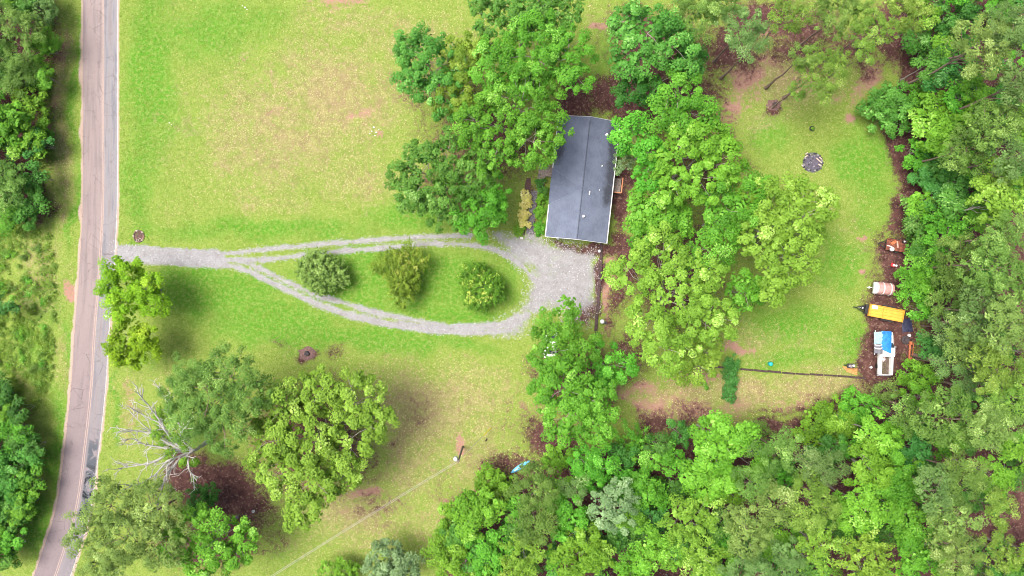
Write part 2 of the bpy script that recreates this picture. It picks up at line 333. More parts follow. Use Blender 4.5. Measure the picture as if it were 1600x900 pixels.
# ------------------------------------------------------------------ road
def road_material():
    t = NT('old_asphalt'); p = t.pos(); u = t.attr('across').outputs['Fac']; al = t.attr('along').outputs['Fac']
    n1 = t.noise(p, 0.25, 4, 0.6); n2 = t.noise(p, 2.0, 5, 0.65); n3 = t.noise(p, 14, 3, 0.7)
    st = t.n('ShaderNodeCombineXYZ', {0: t.math('MULTIPLY', u, 7.0), 1: t.math('MULTIPLY', al, 0.10), 2: 0.0}).outputs[0]
    ns = t.noise(st, 1.0, 4, 0.6)
    east = t.remap(t.math('ADD', u, t.math('MULTIPLY', t.math('SUBTRACT', n2, 0.5), 0.03)), 0.60, 0.64)
    c = t.mix(n1, (0.199, 0.154, 0.147), (0.239, 0.195, 0.188))
    ce = t.mix(t.remap(ns, 0.35, 0.65), (0.150, 0.144, 0.157), (0.235, 0.222, 0.226))
    c = t.mix(east, c, ce)
    c = t.mix(t.remap(t.math('ABSOLUTE', t.math('SUBTRACT', u, 0.59)), 0.0, 0.05, 0.6, 0), c, (0.298, 0.230, 0.195))
    c = t.mix(t.remap(ns, 0.46, 0.64, 0, 0.7), c, (0.155, 0.127, 0.127))
    # smoother purple-brown surface further south, tar patches on the east lane
    sth = t.remap(al, 0.0, 26.0)
    c = t.mix(t.math('MULTIPLY', sth, t.math('SUBTRACT', 0.75, t.math('MULTIPLY', east, 0.35))), c, t.mix(n2, (0.151, 0.119, 0.127), (0.185, 0.149, 0.157)))
    tarz = t.math('MULTIPLY', t.remap(al, 19.0, 23.0), t.remap(al, 31.0, 34.0, 1, 0))
    tar = t.math('MULTIPLY', t.math('MULTIPLY', tarz, t.remap(u, 0.66, 0.72)), t.remap(u, 0.93, 0.97, 1, 0))
    nT = t.noise(p, 0.55, 4, 0.7, 0.5)
    c = t.mix(t.math('MULTIPLY', tar, t.remap(nT, 0.40, 0.52)), c, (0.069, 0.077, 0.090))
    c = t.mix(t.math('MULTIPLY', tar, t.math('MULTIPLY', t.remap(nT, 0.50, 0.58), t.remap(al, 24, 26.5))), c, (0.011, 0.012, 0.013))
    # worn pale edges
    ed = t.math('ADD', u, t.math('MULTIPLY', t.math('SUBTRACT', n2, 0.5), 0.05))
    c = t.mix(t.remap(ed, 0.040, 0.02), c, (0.310, 0.230, 0.181)); c = t.mix(t.remap(ed, 0.968, 0.992), c, (0.357, 0.358, 0.345))
    # cracks
    cr = t.n('ShaderNodeTexVoronoi', {'Vector': t.mix(0.12, p, t.n('ShaderNodeTexNoise', {'Vector': p, 'Scale': 0.8}).outputs['Color'], 'ADD'), 'Scale': 0.42}, feature='DISTANCE_TO_EDGE').outputs['Distance']
    c = t.mix(t.math('MULTIPLY', t.remap(cr, 0.0, 0.02, 0.55, 0), t.remap(n1, 0.45, 0.6)), c, (0.078, 0.058, 0.059))
    c = t.mix(t.remap(t.noise(p, 0.9, 6, 0.7, 0.8), 0.55, 0.70, 0, 0.5), c, t.mix(1.0, c, (0.62, 0.6, 0.6), 'MULTIPLY'))
    c = t.mix(t.remap(n3, 0.35, 0.75, 0, 0.45), c, t.mix(1.0, c, (0.6, 0.6, 0.6), 'MULTIPLY'))
    return t.done(t.bsdf(c, 0.85, 0.25, 0, n3, 0.3, 0.02))
def ribbon(name, material, path, off0, off1, z, cuts, kind='structure', parent=None):
    """strip beside the road's middle line; offsets in pixels to the east"""
    pts = [P(*q) for q in path]; v, ac, al, f = [], [], [], []; s = 0
    for i, q in enumerate(pts):
        d = pts[min(i+1, len(pts)-1)]-pts[max(i-1, 0)]; nrm = Vector((-d.y, d.x, 0)).normalized()
        if nrm.x < 0: nrm = -nrm
        for k in range(cuts+1):
            o = (off0+(off1-off0)*k/cuts)/PPM; v.append((q.x+nrm.x*o, q.y+nrm.y*o, z)); ac.append(k/cuts); al.append(-q.y)
    w = cuts+1
    for i in range(len(pts)-1):
        for k in range(cuts): f.append((i*w+k, i*w+k+1, (i+1)*w+k+1, (i+1)*w+k))
    o = obj_np(name, v, f, material, parent, {'across': np.array(ac), 'along': np.array(al)})
    if kind: o['kind'] = kind
    return o
tag(ribbon('road', road_material(), ROAD_C, -ROAD_W, ROAD_W, 0.016, 8), 'worn two lane asphalt road, pinkish west lane and grey east lane')
def line_material():
    t = NT('faded_line_paint'); p = t.pos(); n = t.noise(p, 3.0, 5, 0.7)
    return t.done(t.bsdf(t.mix(t.remap(n, 0.40, 0.60), (0.25, 0.19, 0.185), (0.31, 0.235, 0.19)), 0.8))
lm = line_material()
for k, o in enumerate((3.6, 6.4)): tag(ribbon('centre_line', lm, ROAD_C, o-0.55, o+0.55, 0.020, 1), 'faded yellow centre line on the road')

# ------------------------------------------------------------------ trees
def leaf_material(name, a, b, tip, trans=0.16):
    t = NT(name); tn = t.attr('tint').outputs['Fac']; r = t.n('ShaderNodeObjectInfo').outputs['Random']
    c = t.mix(tn, a, b); c = t.mix(t.remap(tn, 0.80, 1.0, 0, 0.8), c, tip)
    hs = t.n('ShaderNodeHueSaturation', {'Hue': t.remap(r, 0, 1, 0.49, 0.51, False), 'Saturation': 1.0, 'Value': t.remap(r, 0, 1, 0.90, 1.1, False), 'Color': c})
    c = hs.outputs[0]
    pb = t.n('ShaderNodeBsdfPrincipled', {'Base Color': c, 'Roughness': 0.6, 'Specular IOR Level': 0.16})
    tr = t.n('ShaderNodeBsdfTranslucent', {'Color': t.mix(1.0, c, (1.0, 0.95, 0.45), 'MULTIPLY')})
    mx = t.n('ShaderNodeMixShader', {0: trans, 1: pb.outputs[0], 2: tr.outputs[0]})
    return t.done(mx.outputs[0])
LEAF = {
 'bright': leaf_material('leaf_bright_green', (0.040,0.148,0.009), (0.120,0.345,0.028), (0.239,0.475,0.087)),
 'lime':   leaf_material('leaf_lime_green', (0.059,0.158,0.009), (0.162,0.365,0.030), (0.295,0.497,0.097)),
 'yellow': leaf_material('leaf_yellow_green', (0.076,0.158,0.011), (0.212,0.365,0.042), (0.365,0.508,0.123)),
 'mid':    leaf_material('leaf_mid_green', (0.035,0.119,0.013), (0.110,0.285,0.040), (0.238,0.410,0.119)),
 'deep':   leaf_material('leaf_deep_green', (0.022,0.083,0.010), (0.070,0.200,0.028), (0.151,0.292,0.076)),
 'teal':   leaf_material('leaf_blue_green', (0.024,0.108,0.016), (0.082,0.260,0.050), (0.194,0.389,0.119)),
 'sage':   leaf_material('leaf_sage', (0.065,0.122,0.042), (0.195,0.300,0.124), (0.359,0.464,0.253)),
 'olive':  leaf_material('needle_olive', (0.046,0.105,0.014), (0.146,0.263,0.046), (0.288,0.428,0.112)),
 'palepine': leaf_material('needle_pale_olive', (0.064,0.128,0.020), (0.200,0.317,0.070), (0.363,0.502,0.164)),
 'greypine': leaf_material('needle_grey_green', (0.046,0.100,0.020), (0.146,0.256,0.067), (0.288,0.416,0.153)),
 'limepine': leaf_material('needle_lime', (0.061,0.131,0.013), (0.180,0.309,0.044), (0.328,0.462,0.108)),
 'neon':   leaf_material('leaf_neon_lime', (0.072,0.169,0.004), (0.205,0.385,0.013), (0.367,0.518,0.043)),
 'bronze': leaf_material('leaf_bronze_green', (0.065,0.128,0.009), (0.185,0.286,0.029), (0.346,0.362,0.083)),
 'darktip': leaf_material('leaf_dark_yellow_tip', (0.040,0.112,0.009), (0.115,0.256,0.019), (0.522,0.594,0.117)),
}
def bark_material(name, a, b):
    t = NT(name); o = t.obj(); n = t.noise(t.n('ShaderNodeMapping', {'Vector': o, 'Scale': (6, 6, 1.2)}).outputs[0], 2.0, 5, 0.7)
    return t.done(t.bsdf(t.mix(t.remap(n, 0.3, 0.7), a, b), 0.9, 0.2, 0, n, 0.6, 0.05))
BARK = {'oak': bark_material('bark_grey', (0.16,0.135,0.115), (0.42,0.39,0.35)), 'pine': bark_material('bark_pine', (0.10,0.065,0.05), (0.27,0.20,0.165)), 'dead': bark_material('bleached_wood', (0.28,0.265,0.25), (0.52,0.50,0.48))}

class TB:
    """quick tube collector for trunks, limbs and twigs"""
    def __init__(s): s.v = []; s.f = []
    def tube(s, pts, rad, n=5):
        base = len(s.v); u = None
        for i, p in enumerate(pts):
            d = (pts[min(i+1, len(pts)-1)]-pts[max(i-1, 0)])
            if d.length < 1e-6: d = Vector((0, 0, 1))
            d.normalize(); u = d.orthogonal().normalized() if u is None else (u-d*u.dot(d)).normalized(); w = d.cross(u)
            for k in range(n):
                a = 2*math.pi*k/n; s.v.append(p+(u*math.cos(a)+w*math.sin(a))*rad[i])
        for i in range(len(pts)-1):
            for k in range(n):
                a = base+i*n+k; b = base+i*n+(k+1) % n; s.f.append((a, b, b+n, a+n))
    def obj(s, name, material, parent): return obj_np(name, np.array([tuple(x) for x in s.v]), np.array(s.f), material, parent, smooth=True)
def bend(a, b, k, n=4, lift=0.0):
    out = []
    for i in range(n+1):
        t = i/n; q = a.lerp(b, t); s = math.sin(t*math.pi)
        out.append(q+Vector((random.uniform(-k, k), random.uniform(-k, k), random.uniform(-k, k)*0.5+lift))*s)
    return out
def unit(v): return v/np.linalg.norm(v, axis=-1, keepdims=True).clip(1e-6)
def clump_spots(lobe, spacing, zs, low):
    x, y, z, r = lobe
    n = int(14*(r/spacing)**2)+30; d = rng.normal(size=(n, 3)); d = unit(d); d[:, 2] = np.where(d[:, 2] < low, -d[:, 2], d[:, 2])
    wob = 1+0.17*np.sin(d[:, 0]*3+x)*np.cos(d[:, 1]*4+y)
    q = d*(r*wob*rng.uniform(0.72, 1.04, n))[:, None]*np.array([1, 1, zs]); keep = []
    for i in range(n):
        if all(np.sum((q[i]-q[j])**2) > spacing**2 for j in keep): keep.append(i)
    return q[keep]+np.array([x, y, z]), d[keep]
def leaf_cloud(C, D, rad, per, L, W, finger=0.0):
    """small folded leaf sprays in a ball round every clump centre, facing outwards and up"""
    n = len(C); m = np.maximum(6, (per*(rad/rad.mean())**2)).astype(int); idx = np.repeat(np.arange(n), m); N = len(idx)
    d = unit(rng.normal(size=(N, 3))); flip = (d[:, 2] < -0.1) & (rng.random(N) < 0.6); d[flip, 2] *= -1
    q = d*(rad[idx]*rng.random(N)**0.40)[:, None]*np.array([1, 1, 0.8])
    ph = rng.uniform(0, 6.283, n); ax = np.stack([np.cos(ph), np.sin(ph), rng.normal(size=n)*0.3], 1); q += ax[idx]*(np.sum(q*ax[idx], 1)*rng.uniform(-0.35, 0.75, n)[idx])[:, None]
    if finger: q += D[idx]*(rng.uniform(-1.0, 1.0, N)*rad[idx]*finger)[:, None]; 
    p = C[idx]+q
    nr = unit(d*0.80+D[idx]*0.25+np.array([0, 0, 0.85])+rng.normal(size=(N, 3))*0.36)
    a = rng.normal(size=(N, 3))+d*0.8; a = unit(a-nr*np.sum(a*nr, 1, keepdims=True)); b = np.cross(nr, a)
    l = (L*rng.uniform(0.65, 1.3, N))[:, None]*0.5; w = (W*rng.uniform(0.7, 1.25, N))[:, None]*0.5
    v = np.stack([p-a*l, p+b*w-nr*w*0.35, p+a*l-nr*l*0.25, p-b*w-nr*w*0.35], 1).reshape(-1, 3)
    f = np.arange(N*4).reshape(N, 4)
    t = np.clip(rng.random(n)[idx]*0.60+rng.random(N)*0.40, 0, 1)
    return v, f, np.repeat(t, 4)
STYLE = {  # spacing, clump radius, leaves per clump, leaf length, leaf width, finger, vertical squash
 'oak':    dict(sp=1.42, cr=0.70, per=122, L=0.31, W=0.175, fin=0.0, zs=0.92, low=-0.15),
 'big':    dict(sp=1.68, cr=0.84, per=158, L=0.34, W=0.195, fin=0.0, zs=0.92, low=-0.15),
 'star':   dict(sp=1.30, cr=0.48, per=92, L=0.31, W=0.155, fin=1.6, zs=0.90, low=-0.10),
 'fine':   dict(sp=0.66, cr=0.42, per=62, L=0.22, W=0.10, fin=0.9, zs=0.72, low=-0.20),
 'shrub':  dict(sp=0.60, cr=0.34, per=30, L=0.33, W=0.16, fin=1.3, zs=0.74, low=-0.15),
 'bush':   dict(sp=0.58, cr=0.38, per=60, L=0.22, W=0.12, fin=0.0, zs=0.75, low=-0.10),
 'pine':   dict(sp=1.36, cr=0.66, per=132, L=0.28, W=0.095, fin=0.0, zs=0.80, low=-0.10),
 'puff':   dict(sp=1.18, cr=0.58, per=108, L=0.27, W=0.09, fin=0.0, zs=0.82, low=-0.10),
}
def in_woods(x, y): return any(in_poly(np.array([float(x)]), np.array([float(y)]), w)[0] for w in WOODS)
def tree(name, style, height, lobes_px, pal, label, cat='tree', group=None, dense=1.0, wood=None, stay=None):
    st = dict(STYLE[style]); lob = []; kv = random.uniform(0.86, 1.16); kl = random.uniform(0.86, 1.2)
    st['sp'] *= kv; st['cr'] *= kv; st['L'] *= kl; st['W'] *= kl; st['per'] *= kv**2/kl**1.6
    if stay is not None:                     # the trunk must stand on woodland ground: lower the tree until it does
        while height > 4.5 and not in_woods(800+(lobes_px[0][0]-800)*(H-height*0.78)/H, 450+(lobes_px[0][1]-450)*(H-height*0.78)/H): height -= 0.5
    if style == 'big' and len(lobes_px) > 2 and stay is None: lobes_px = [(a, b, c*0.93) for a, b, c in lobes_px]
    for k, (px, py, rp) in enumerate(lobes_px):
        z = height-M(rp, height)*st['zs']*0.9-(0 if k == 0 else random.uniform(0, 0.10)*height)
        z = max(z, M(rp, height)*st['zs']*0.55); q = P(px, py, z); lob.append((q.x, q.y, z, M(rp, z)))
    wts = [l[3]**2 for l in lob]; bx = sum(l[0]*w for l, w in zip(lob, wts))/sum(wts); by = sum(l[1]*w for l, w in zip(lob, wts))/sum(wts)
    base = Vector((bx, by, 0)); e = thing(name, label, cat, base, 0, group)
    loc = [(l[0]-bx, l[1]-by, l[2], l[3]) for l in lob]
    bark = BARK[wood or ('pine' if style in ('pine', 'puff') else 'oak')]
    rad0 = 0.04+height*0.0095; low = min(l[2]-l[3]*0.5 for l in loc); fork = Vector((random.uniform(-.2, .2), random.uniform(-.2, .2), max(height*0.18, low*0.72)))
    if height > 5:
        tb = TB(); top = Vector((fork.x*1.2, fork.y*1.2, max(fork.z*1.15, loc[0][2]*0.8)))
        pts = bend(Vector((0, 0, -0.15)), top, 0.18*height/14, 5); tb.tube(pts, [rad0*1.6]+[rad0*(1-0.13*i) for i in range(1, 6)], 8)
        tb.obj('trunk', bark, e)
    V, F, T, nv = [], [], [], 0
    for l in loc:
        C, D = clump_spots(l, st['sp']/math.sqrt(dense), st['zs'], st['low'])
        hid = np.zeros(len(C), bool)            # clumps buried inside a neighbouring lobe carry no leaves
        for m in loc:
            if m is not l: hid |= (((C[:, 0]-m[0])/m[3])**2+((C[:, 1]-m[1])/m[3])**2+((C[:, 2]-m[2])/(m[3]*st['zs']))**2 < 0.45) | ((np.hypot(C[:, 0]-m[0], C[:, 1]-m[1]) < 0.7*m[3]) & (C[:, 2] < m[2]-0.2*m[3]))
        if hid.sum() < len(C)-4: C, D = C[~hid], D[~hid]
        rad = st['cr']*rng.uniform(0.60, 1.32, len(C))
        v, f, t = leaf_cloud(C, D, rad, st['per'], st['L'], st['W'], st['fin'])
        if l[3] > 1.8:
            C2, D2 = clump_spots((l[0], l[1], l[2]-l[3]*0.14, l[3]*0.74), st['sp']*0.95, st['zs']*0.85, -0.05)
            v2, f2, t2 = leaf_cloud(C2, D2, st['cr']*1.2*rng.uniform(0.75, 1.2, len(C2)), st['per']*0.27, st['L']*1.7, st['W']*2.3)
            V.append(v2); F.append(f2+nv); T.append(t2); nv += len(v2)
        t = np.clip(t+0.16*np.sin(v[:, 0]*0.55+bx)*np.cos(v[:, 1]*0.6+by), 0, 1)
        V.append(v); F.append(f+nv); T.append(t); nv += len(v)
        tb = TB(); c = Vector(l[:3]); s = fork if height > 5 else Vector((0, 0, -0.05))
        rl = max(0.03, rad0*0.55*min(1, l[3]/3.5)); pts = bend(s, c+Vector((0, 0, l[3]*0.15)), 0.35*l[3]/3, 5)
        tb.tube(pts, [rl*(1.05-0.14*i) for i in range(6)], 6)
        pick = rng.permutation(len(C))[:max(5, int(len(C)*0.42))]
        for j in pick:
            q = Vector(C[j]+D[j]*rad[j]*0.65); a = pts[random.choice((3, 4, 5))]
            tb.tube(bend(a, q, 0.18*l[3]/3, 3), [rl*0.42, rl*0.33, rl*0.22, rl*0.10], 4)
        tb.obj('limb', bark, e)
    obj_np('crown', np.concatenate(V), np.concatenate(F), LEAF[pal], e, {'tint': np.concatenate(T)})
    return e

# --- trees of the yard, each named by where it stands
tree('roadside_tree', 'oak', 9, [(195,438,36),(230,450,29),(203,466,33),(238,470,22)], 'neon', 'bright lime tree over the road edge just south of the driveway mouth', dense=1.7)
tree('roadside_tree', 'oak', 8, [(205,533,31),(234,530,24),(212,553,22),(186,544,20)], 'neon', 'bright lime tree on the road edge, south of the white mailbox', dense=1.7)
tree('island_shrub', 'shrub', 3.6, [(503,421,30),(522,430,22),(484,420,20),(505,440,20)], 'palepine', 'olive feathery shrub at the narrow west tip of the driveway island', 'shrub', dense=1.4)
tree('island_shrub', 'shrub', 4.2, [(628,412,24),(605,412,20),(648,415,20),(630,445,24),(640,400,16),(625,465,14)], 'bronze', 'ragged bronze green shrub in the middle of the driveway island', 'shrub', dense=1.4)
tree('island_shrub', 'shrub', 3.8, [(751,445,32),(735,430,18),(770,455,20),(750,468,18)], 'darktip', 'round dark shrub with yellow tips beside the gravel pad', 'shrub', dense=1.5)
tree('yard_tree', 'oak', 15, [(833,17,52),(790,12,42),(765,28,34),(870,20,34)], 'mid', 'mid green tree standing furthest from the driveway in the clump west of the house')
tree('yard_tree', 'oak', 12.5, [(672,100,54),(648,85,32),(690,145,40),(640,120,26)], 'mid', 'mid green tree on the field side of the clump, next to the bronze tinged tree')
tree('yard_tree', 'oak', 12, [(722,92,38),(712,150,34),(745,75,26)], 'bronze', 'yellowish bronze tinged tree inside the clump west of the house')
tree('yard_tree', 'oak', 16, [(833,92,60),(885,88,42),(778,105,46),(902,122,28),(850,60,40)], 'bright', 'tall bright green tree beyond the north end of the grey roof')
tree('yard_tree', 'oak', 15, [(815,160,58),(856,198,36),(833,224,42),(768,200,54),(775,240,34),(740,190,30)], 'bright', 'bright green spreading tree overhanging the front corner of the grey roof')
tree('yard_tree', 'oak', 12, [(660,272,50),(700,248,40),(690,312,48),(735,272,38),(638,300,26)], 'mid', 'mid green tree at the field edge north of the gravel tracks')
tree('yard_tree', 'oak', 10, [(753,325,38),(742,350,24),(772,302,26),(728,335,24)], 'bright', 'bright green smaller tree hanging over the north gravel track')
tree('yard_tree', 'big', 15, [(1010,55,54),(1048,72,44),(985,95,36),(980,35,32)], 'mid', 'grey green tree heading the row behind the house')
tree('yard_tree', 'oak', 11, [(1073,98,34),(988,143,28),(1018,140,26)], 'deep', 'dark green tree between two paler trees in the row behind the house')
tree('yard_tree', 'big', 14, [(1060,150,44),(1088,180,34),(1035,178,32)], 'bright', 'bright green tree beside the dark one in the row behind the house')
tree('yard_tree', 'big', 12, [(988,213,36),(1015,240,32),(1010,272,28)], 'bright', 'bright green tree overhanging the back edge of the grey roof')
tree('garden_tree', 'bush', 6, [(973,252,17)], 'sage', 'small sage green tree squeezed against the back eave above the wooden deck')
tree('yard_tree', 'big', 14.5, [(1063,242,54),(1115,225,40),(1132,256,34),(1052,288,38),(1100,280,36)], 'lime', 'wide lime green tree behind the house, level with the middle of the roof')
tree('yard_tree', 'big', 11, [(1027,337,44),(1000,330,28),(1002,370,28),(1055,350,30)], 'bright', 'bright green tree with pale bare branches showing, near the south end of the house')
tree('yard_tree', 'big', 14, [(1243,343,60),(1200,322,50),(1228,400,52),(1182,370,48),(1268,312,34),(1210,440,34)], 'yellow', 'broad yellow green tree facing the open lawn and the trailers')
tree('yard_tree', 'big', 13, [(1133,327,48),(1165,300,38),(1103,390,38),(1130,360,34)], 'bright', 'bright green tree between the two broad yellow green trees')
tree('yard_tree', 'big', 15, [(1057,457,58),(1027,400,45),(988,433,38),(1100,430,38),(1100,500,52),(1013,505,42),(1040,545,38)], 'yellow', 'broad yellow green tree across the timber edging from the parking pad')
tree('yard_tree', 'oak', 9, [(1083,567,36),(1108,550,24),(1060,575,22)], 'yellow', 'thin low yellow green tree at the end of the long timber edging', dense=0.6)
tree('yard_tree', 'oak', 11, [(1162,460,34),(1185,450,22)], 'bright', 'plain green tree tucked under two yellow green crowns')
tree('yard_tree', 'oak', 12.5, [(878,498,31),(862,549,41),(905,545,32)], 'bright', 'bright green tree hiding the white car at the parking pad')
tree('yard_tree', 'oak', 14, [(885,605,50),(892,648,48),(925,625,38),(858,590,30),(935,668,28)], 'bright', 'large bright green tree south of the white car')
tree('yard_tree', 'oak', 8.5, [(955,570,36),(942,598,22)], 'bright', 'small round bright green tree beside the south end of the parking edging')
tree('pine_tree', 'pine', 17, [(330,620,52),(365,588,44),(300,600,44),(350,660,44),(298,650,40),(388,620,34)], 'olive', 'broad olive pine touching the bleached dead tree', dense=1.5)
tree('yard_tree', 'big', 14, [(485,690,54),(440,640,44),(500,612,44),(560,622,44),(418,690,40),(552,682,48),(430,742,34),(492,750,44),(542,738,34),(472,798,34),(588,650,28)], 'yellow', 'huge yellow green oak between the olive pine and the overhead line')
tree('pine_tree', 'pine', 15.5, [(200,838,52),(178,788,46),(242,792,46),(142,830,38),(255,848,40),(168,876,36)], 'palepine', 'pale olive pine overhanging the road bend', dense=1.5)
tree('yard_tree', 'oak', 12, [(330,865,42),(300,822,36),(352,832,38),(282,850,36),(376,852,30)], 'lime', 'lime green tree beside the pale olive pine')
tree('garden_shrub', 'bush', 4, [(315,782,22),(330,770,14)], 'deep', 'dark green shrub on red leaf litter by the pale olive pine', 'shrub')
tree('yard_tree', 'oak', 8, [(268,672,30),(287,706,20),(300,735,16)], 'lime', 'leafy lime green tree growing up through the bleached dead branches', dense=0.7)
tree('silver_shrub', 'oak', 7, [(610,873,34),(590,885,24),(635,885,24)], 'sage', 'silvery sage shrub under the overhead line', 'shrub')
tree('garden_shrub', 'bush', 4, [(540,893,24),(512,898,18)], 'lime', 'low lime green shrub next to the silvery sage shrub', 'shrub')

# --- trees of the woods: colour, size and where the wood stands tell them apart
WORD = {'bright': 'bright green', 'lime': 'lime green', 'yellow': 'yellow green', 'mid': 'mid green', 'deep': 'dark green', 'teal': 'blue green', 'sage': 'pale sage', 'olive': 'olive', 'palepine': 'pale olive', 'greypine': 'grey green', 'limepine': 'lime tinged', 'bronze': 'bronze green'}
WHERE = {'w': 'across the road', 'n': 'in the thin pine stand', 'e': 'behind the parked trailers', 's': 'past the long timber edging', 'k': 'near the blue kayak', 'r': 'on red woodland ground'}
ALLF = []
AN = lambda w: ('an ' if w[0] in 'aeiou' else 'a ')+w
FOREST = {
 'w': [('pine',8,22,42,44,'olive'),('pine',8,32,112,42,'olive'),('pine',8,66,14,30,'greypine'),('oak',6,66,72,28,'bright'),('oak',6,68,118,24,'bright'),('oak',6,52,160,28,'lime'),('big',7,35,212,42,'lime'),('big',7,8,190,40,'lime'),('oak',6,60,225,24,'teal'),('pine',8,12,285,40,'olive'),('oak',6,40,320,38,'mid'),
       ('oak',6,58,275,22,'deep'),('oak',6,10,340,26,'bright'),('oak',6,5,480,22,'teal'),('oak',6,25,672,34,'bright'),('big',7,18,735,44,'mid'),('oak',6,48,700,28,'deep'),('oak',6,42,760,30,'bright'),('big',7,12,805,42,'mid'),('oak',6,30,640,20,'deep'),('oak',6,20,845,30,'bright')],
 'n': [('puff',17,1087,25,42,'olive'),('puff',18,1160,45,36,'greypine'),('puff',17,1175,75,24,'greypine'),('puff',17,1232,22,36,'limepine'),('puff',18,1310,22,42,'olive'),('puff',16,1283,112,42,'limepine'),('puff',18,1362,48,38,'limepine'),('puff',18,1412,22,36,'limepine'),('puff',9,1242,143,18,'limepine'),('puff',16,1258,88,22,'olive'),('puff',16,1350,85,20,'limepine'),('puff',17,1125,5,34,'olive')],
 'e': [('oak',5.5,1390,172,44,'mid'),('big',11,1455,190,44,'lime'),('oak',5.5,1430,160,30,'bright'),('oak',8,1470,120,28,'teal'),('oak',7,1470,80,22,'lime'),('oak',9,1523,143,26,'lime'),('pine',20,1533,75,56,'palepine'),('pine',20,1580,40,46,'greypine'),('oak',7,1490,22,40,'deep'),('oak',6,1560,6,34,'bright'),('pine',18,1553,197,48,'olive'),
       ('pine',17,1508,232,44,'olive'),('pine',18,1580,245,40,'greypine'),('oak',5.5,1450,268,32,'teal'),('oak',8,1492,285,28,'deep'),('big',14,1563,285,40,'yellow'),('oak',5.5,1468,308,26,'teal'),('star',8,1477,362,44,'bright'),('big',15,1553,320,42,'yellow'),('pine',18,1575,368,40,'olive'),('star',5.5,1434,418,32,'bright'),
       ('star',5.5,1424,444,30,'bright'),('oak',5.5,1436,476,24,'bright'),('pine',19,1550,417,54,'olive'),('pine',18,1488,452,46,'olive'),('pine',18,1533,485,48,'greypine'),('pine',17,1478,512,36,'greypine'),('pine',19,1510,527,48,'palepine'),('pine',19,1570,507,48,'palepine'),('pine',18,1590,450,44,'olive'),('oak',9,1462,546,28,'teal'),
       ('pine',18,1553,577,46,'limepine'),('oak',5.5,1428,588,32,'lime'),('pine',7,1384,612,24,'palepine'),('pine',17,1500,570,40,'greypine'),('pine',18,1497,400,40,'olive'),('pine',20,1596,130,44,'greypine'),('oak',7,1600,200,34,'lime')],
 's': [('star',10,987,690,30,'bright'),('oak',10,927,727,42,'bright'),('oak',8,1030,697,24,'deep'),('big',13,1127,690,54,'lime'),('big',12,1110,748,44,'lime'),('pine',14,838,762,44,'olive'),('pine',13,835,815,36,'olive'),('pine',11,900,768,26,'greypine'),('oak',13,960,790,42,'sage'),('oak',11,890,810,42,'bright'),('oak',12,912,862,46,'lime'),
       ('oak',10,1003,768,32,'bright'),('oak',8,1014,808,30,'teal'),('star',13,1077,812,46,'yellow'),('oak',12,1020,853,36,'lime'),('oak',12,985,882,36,'lime'),('star',12,1100,872,40,'yellow'),('pine',15,1173,752,32,'olive'),('pine',16,1167,826,46,'palepine'),('pine',15,1167,885,40,'greypine'),('puff',12,1183,675,28,'olive'),
       ('big',12,1290,664,48,'lime'),('oak',10,1342,638,34,'bright'),('big',12,1373,678,36,'lime'),('pine',16,1412,650,36,'olive'),('pine',18,1473,653,52,'olive'),('pine',15,1217,702,36,'olive'),('pine',15,1283,732,42,'greypine'),('pine',16,1267,788,50,'limepine'),('pine',16,1213,790,40,'palepine'),('pine',14,1228,876,38,'greypine'),
       ('big',13,1355,730,40,'lime'),('big',12,1400,752,38,'bright'),('oak',9,1430,704,28,'teal'),('big',14,1350,793,46,'lime'),('oak',11,1413,800,36,'bright'),('star',14,1277,852,40,'yellow'),('star',14,1358,872,46,'yellow'),('big',12,1433,862,46,'bright'),('pine',17,1460,764,42,'greypine'),('pine',17,1505,740,42,'olive'),('oak',11,1552,742,36,'lime'),
       ('pine',17,1487,808,46,'palepine'),('pine',17,1492,862,44,'palepine'),('pine',19,1552,662,46,'palepine'),('pine',18,1570,620,44,'limepine'),('oak',9,1590,712,28,'lime'),('oak',9,1205,836,28,'lime'),('oak',8,1130,820,24,'mid'),('oak',7,1060,765,20,'deep'),('oak',8,1000,830,22,'mid'),('oak',9,1300,700,26,'deep'),('oak',9,1320,830,30,'mid'),('oak',8,1385,830,26,'deep'),('oak',8,955,840,26,'mid'),('oak',8,1440,620,26,'bright')],
 'k': [('oak',10,745,800,46,'lime'),('oak',9,702,868,38,'lime'),('oak',10,772,762,36,'lime'),('oak',9,765,858,44,'bright'),('star',12,820,868,38,'yellow'),('oak',8,808,802,26,'bright'),('oak',8,720,835,28,'mid'),('star',11,800,895,30,'yellow')],
 'r': [('pine',13,1558,797,36,'limepine'),('pine',14,1560,862,42,'limepine'),('oak',5,1520,890,26,'mid')],
}
g_ = random.Random(21)
for reg, box_, step in (('e', (1440,-10,1640,600), 40), ('s', (830,650,1640,930), 38), ('k', (690,750,840,930), 38), ('w', (-40,-10,75,330), 34), ('w', (-40,620,60,860), 34)):
    y = box_[1]
    while y < box_[3]:
        x = box_[0]
        while x < box_[2]:
            px_, py_ = x+g_.uniform(-12, 12), y+g_.uniform(-12, 12); x += step
            if not in_woods(px_, py_) or (1525 < px_ and 735 < py_ < 850): continue
            if any((px_-q[2])**2+(py_-q[3])**2 < (q[4]*0.72)**2 for L_ in FOREST.values() for q in L_): continue
            FOREST[reg].append((g_.choice(('oak', 'oak', 'big')), 8 if reg != 'w' else 5, px_, py_, g_.uniform(22, 30), g_.choice(('bright', 'lime', 'lime', 'mid', 'bright', 'deep'))))
        y += step
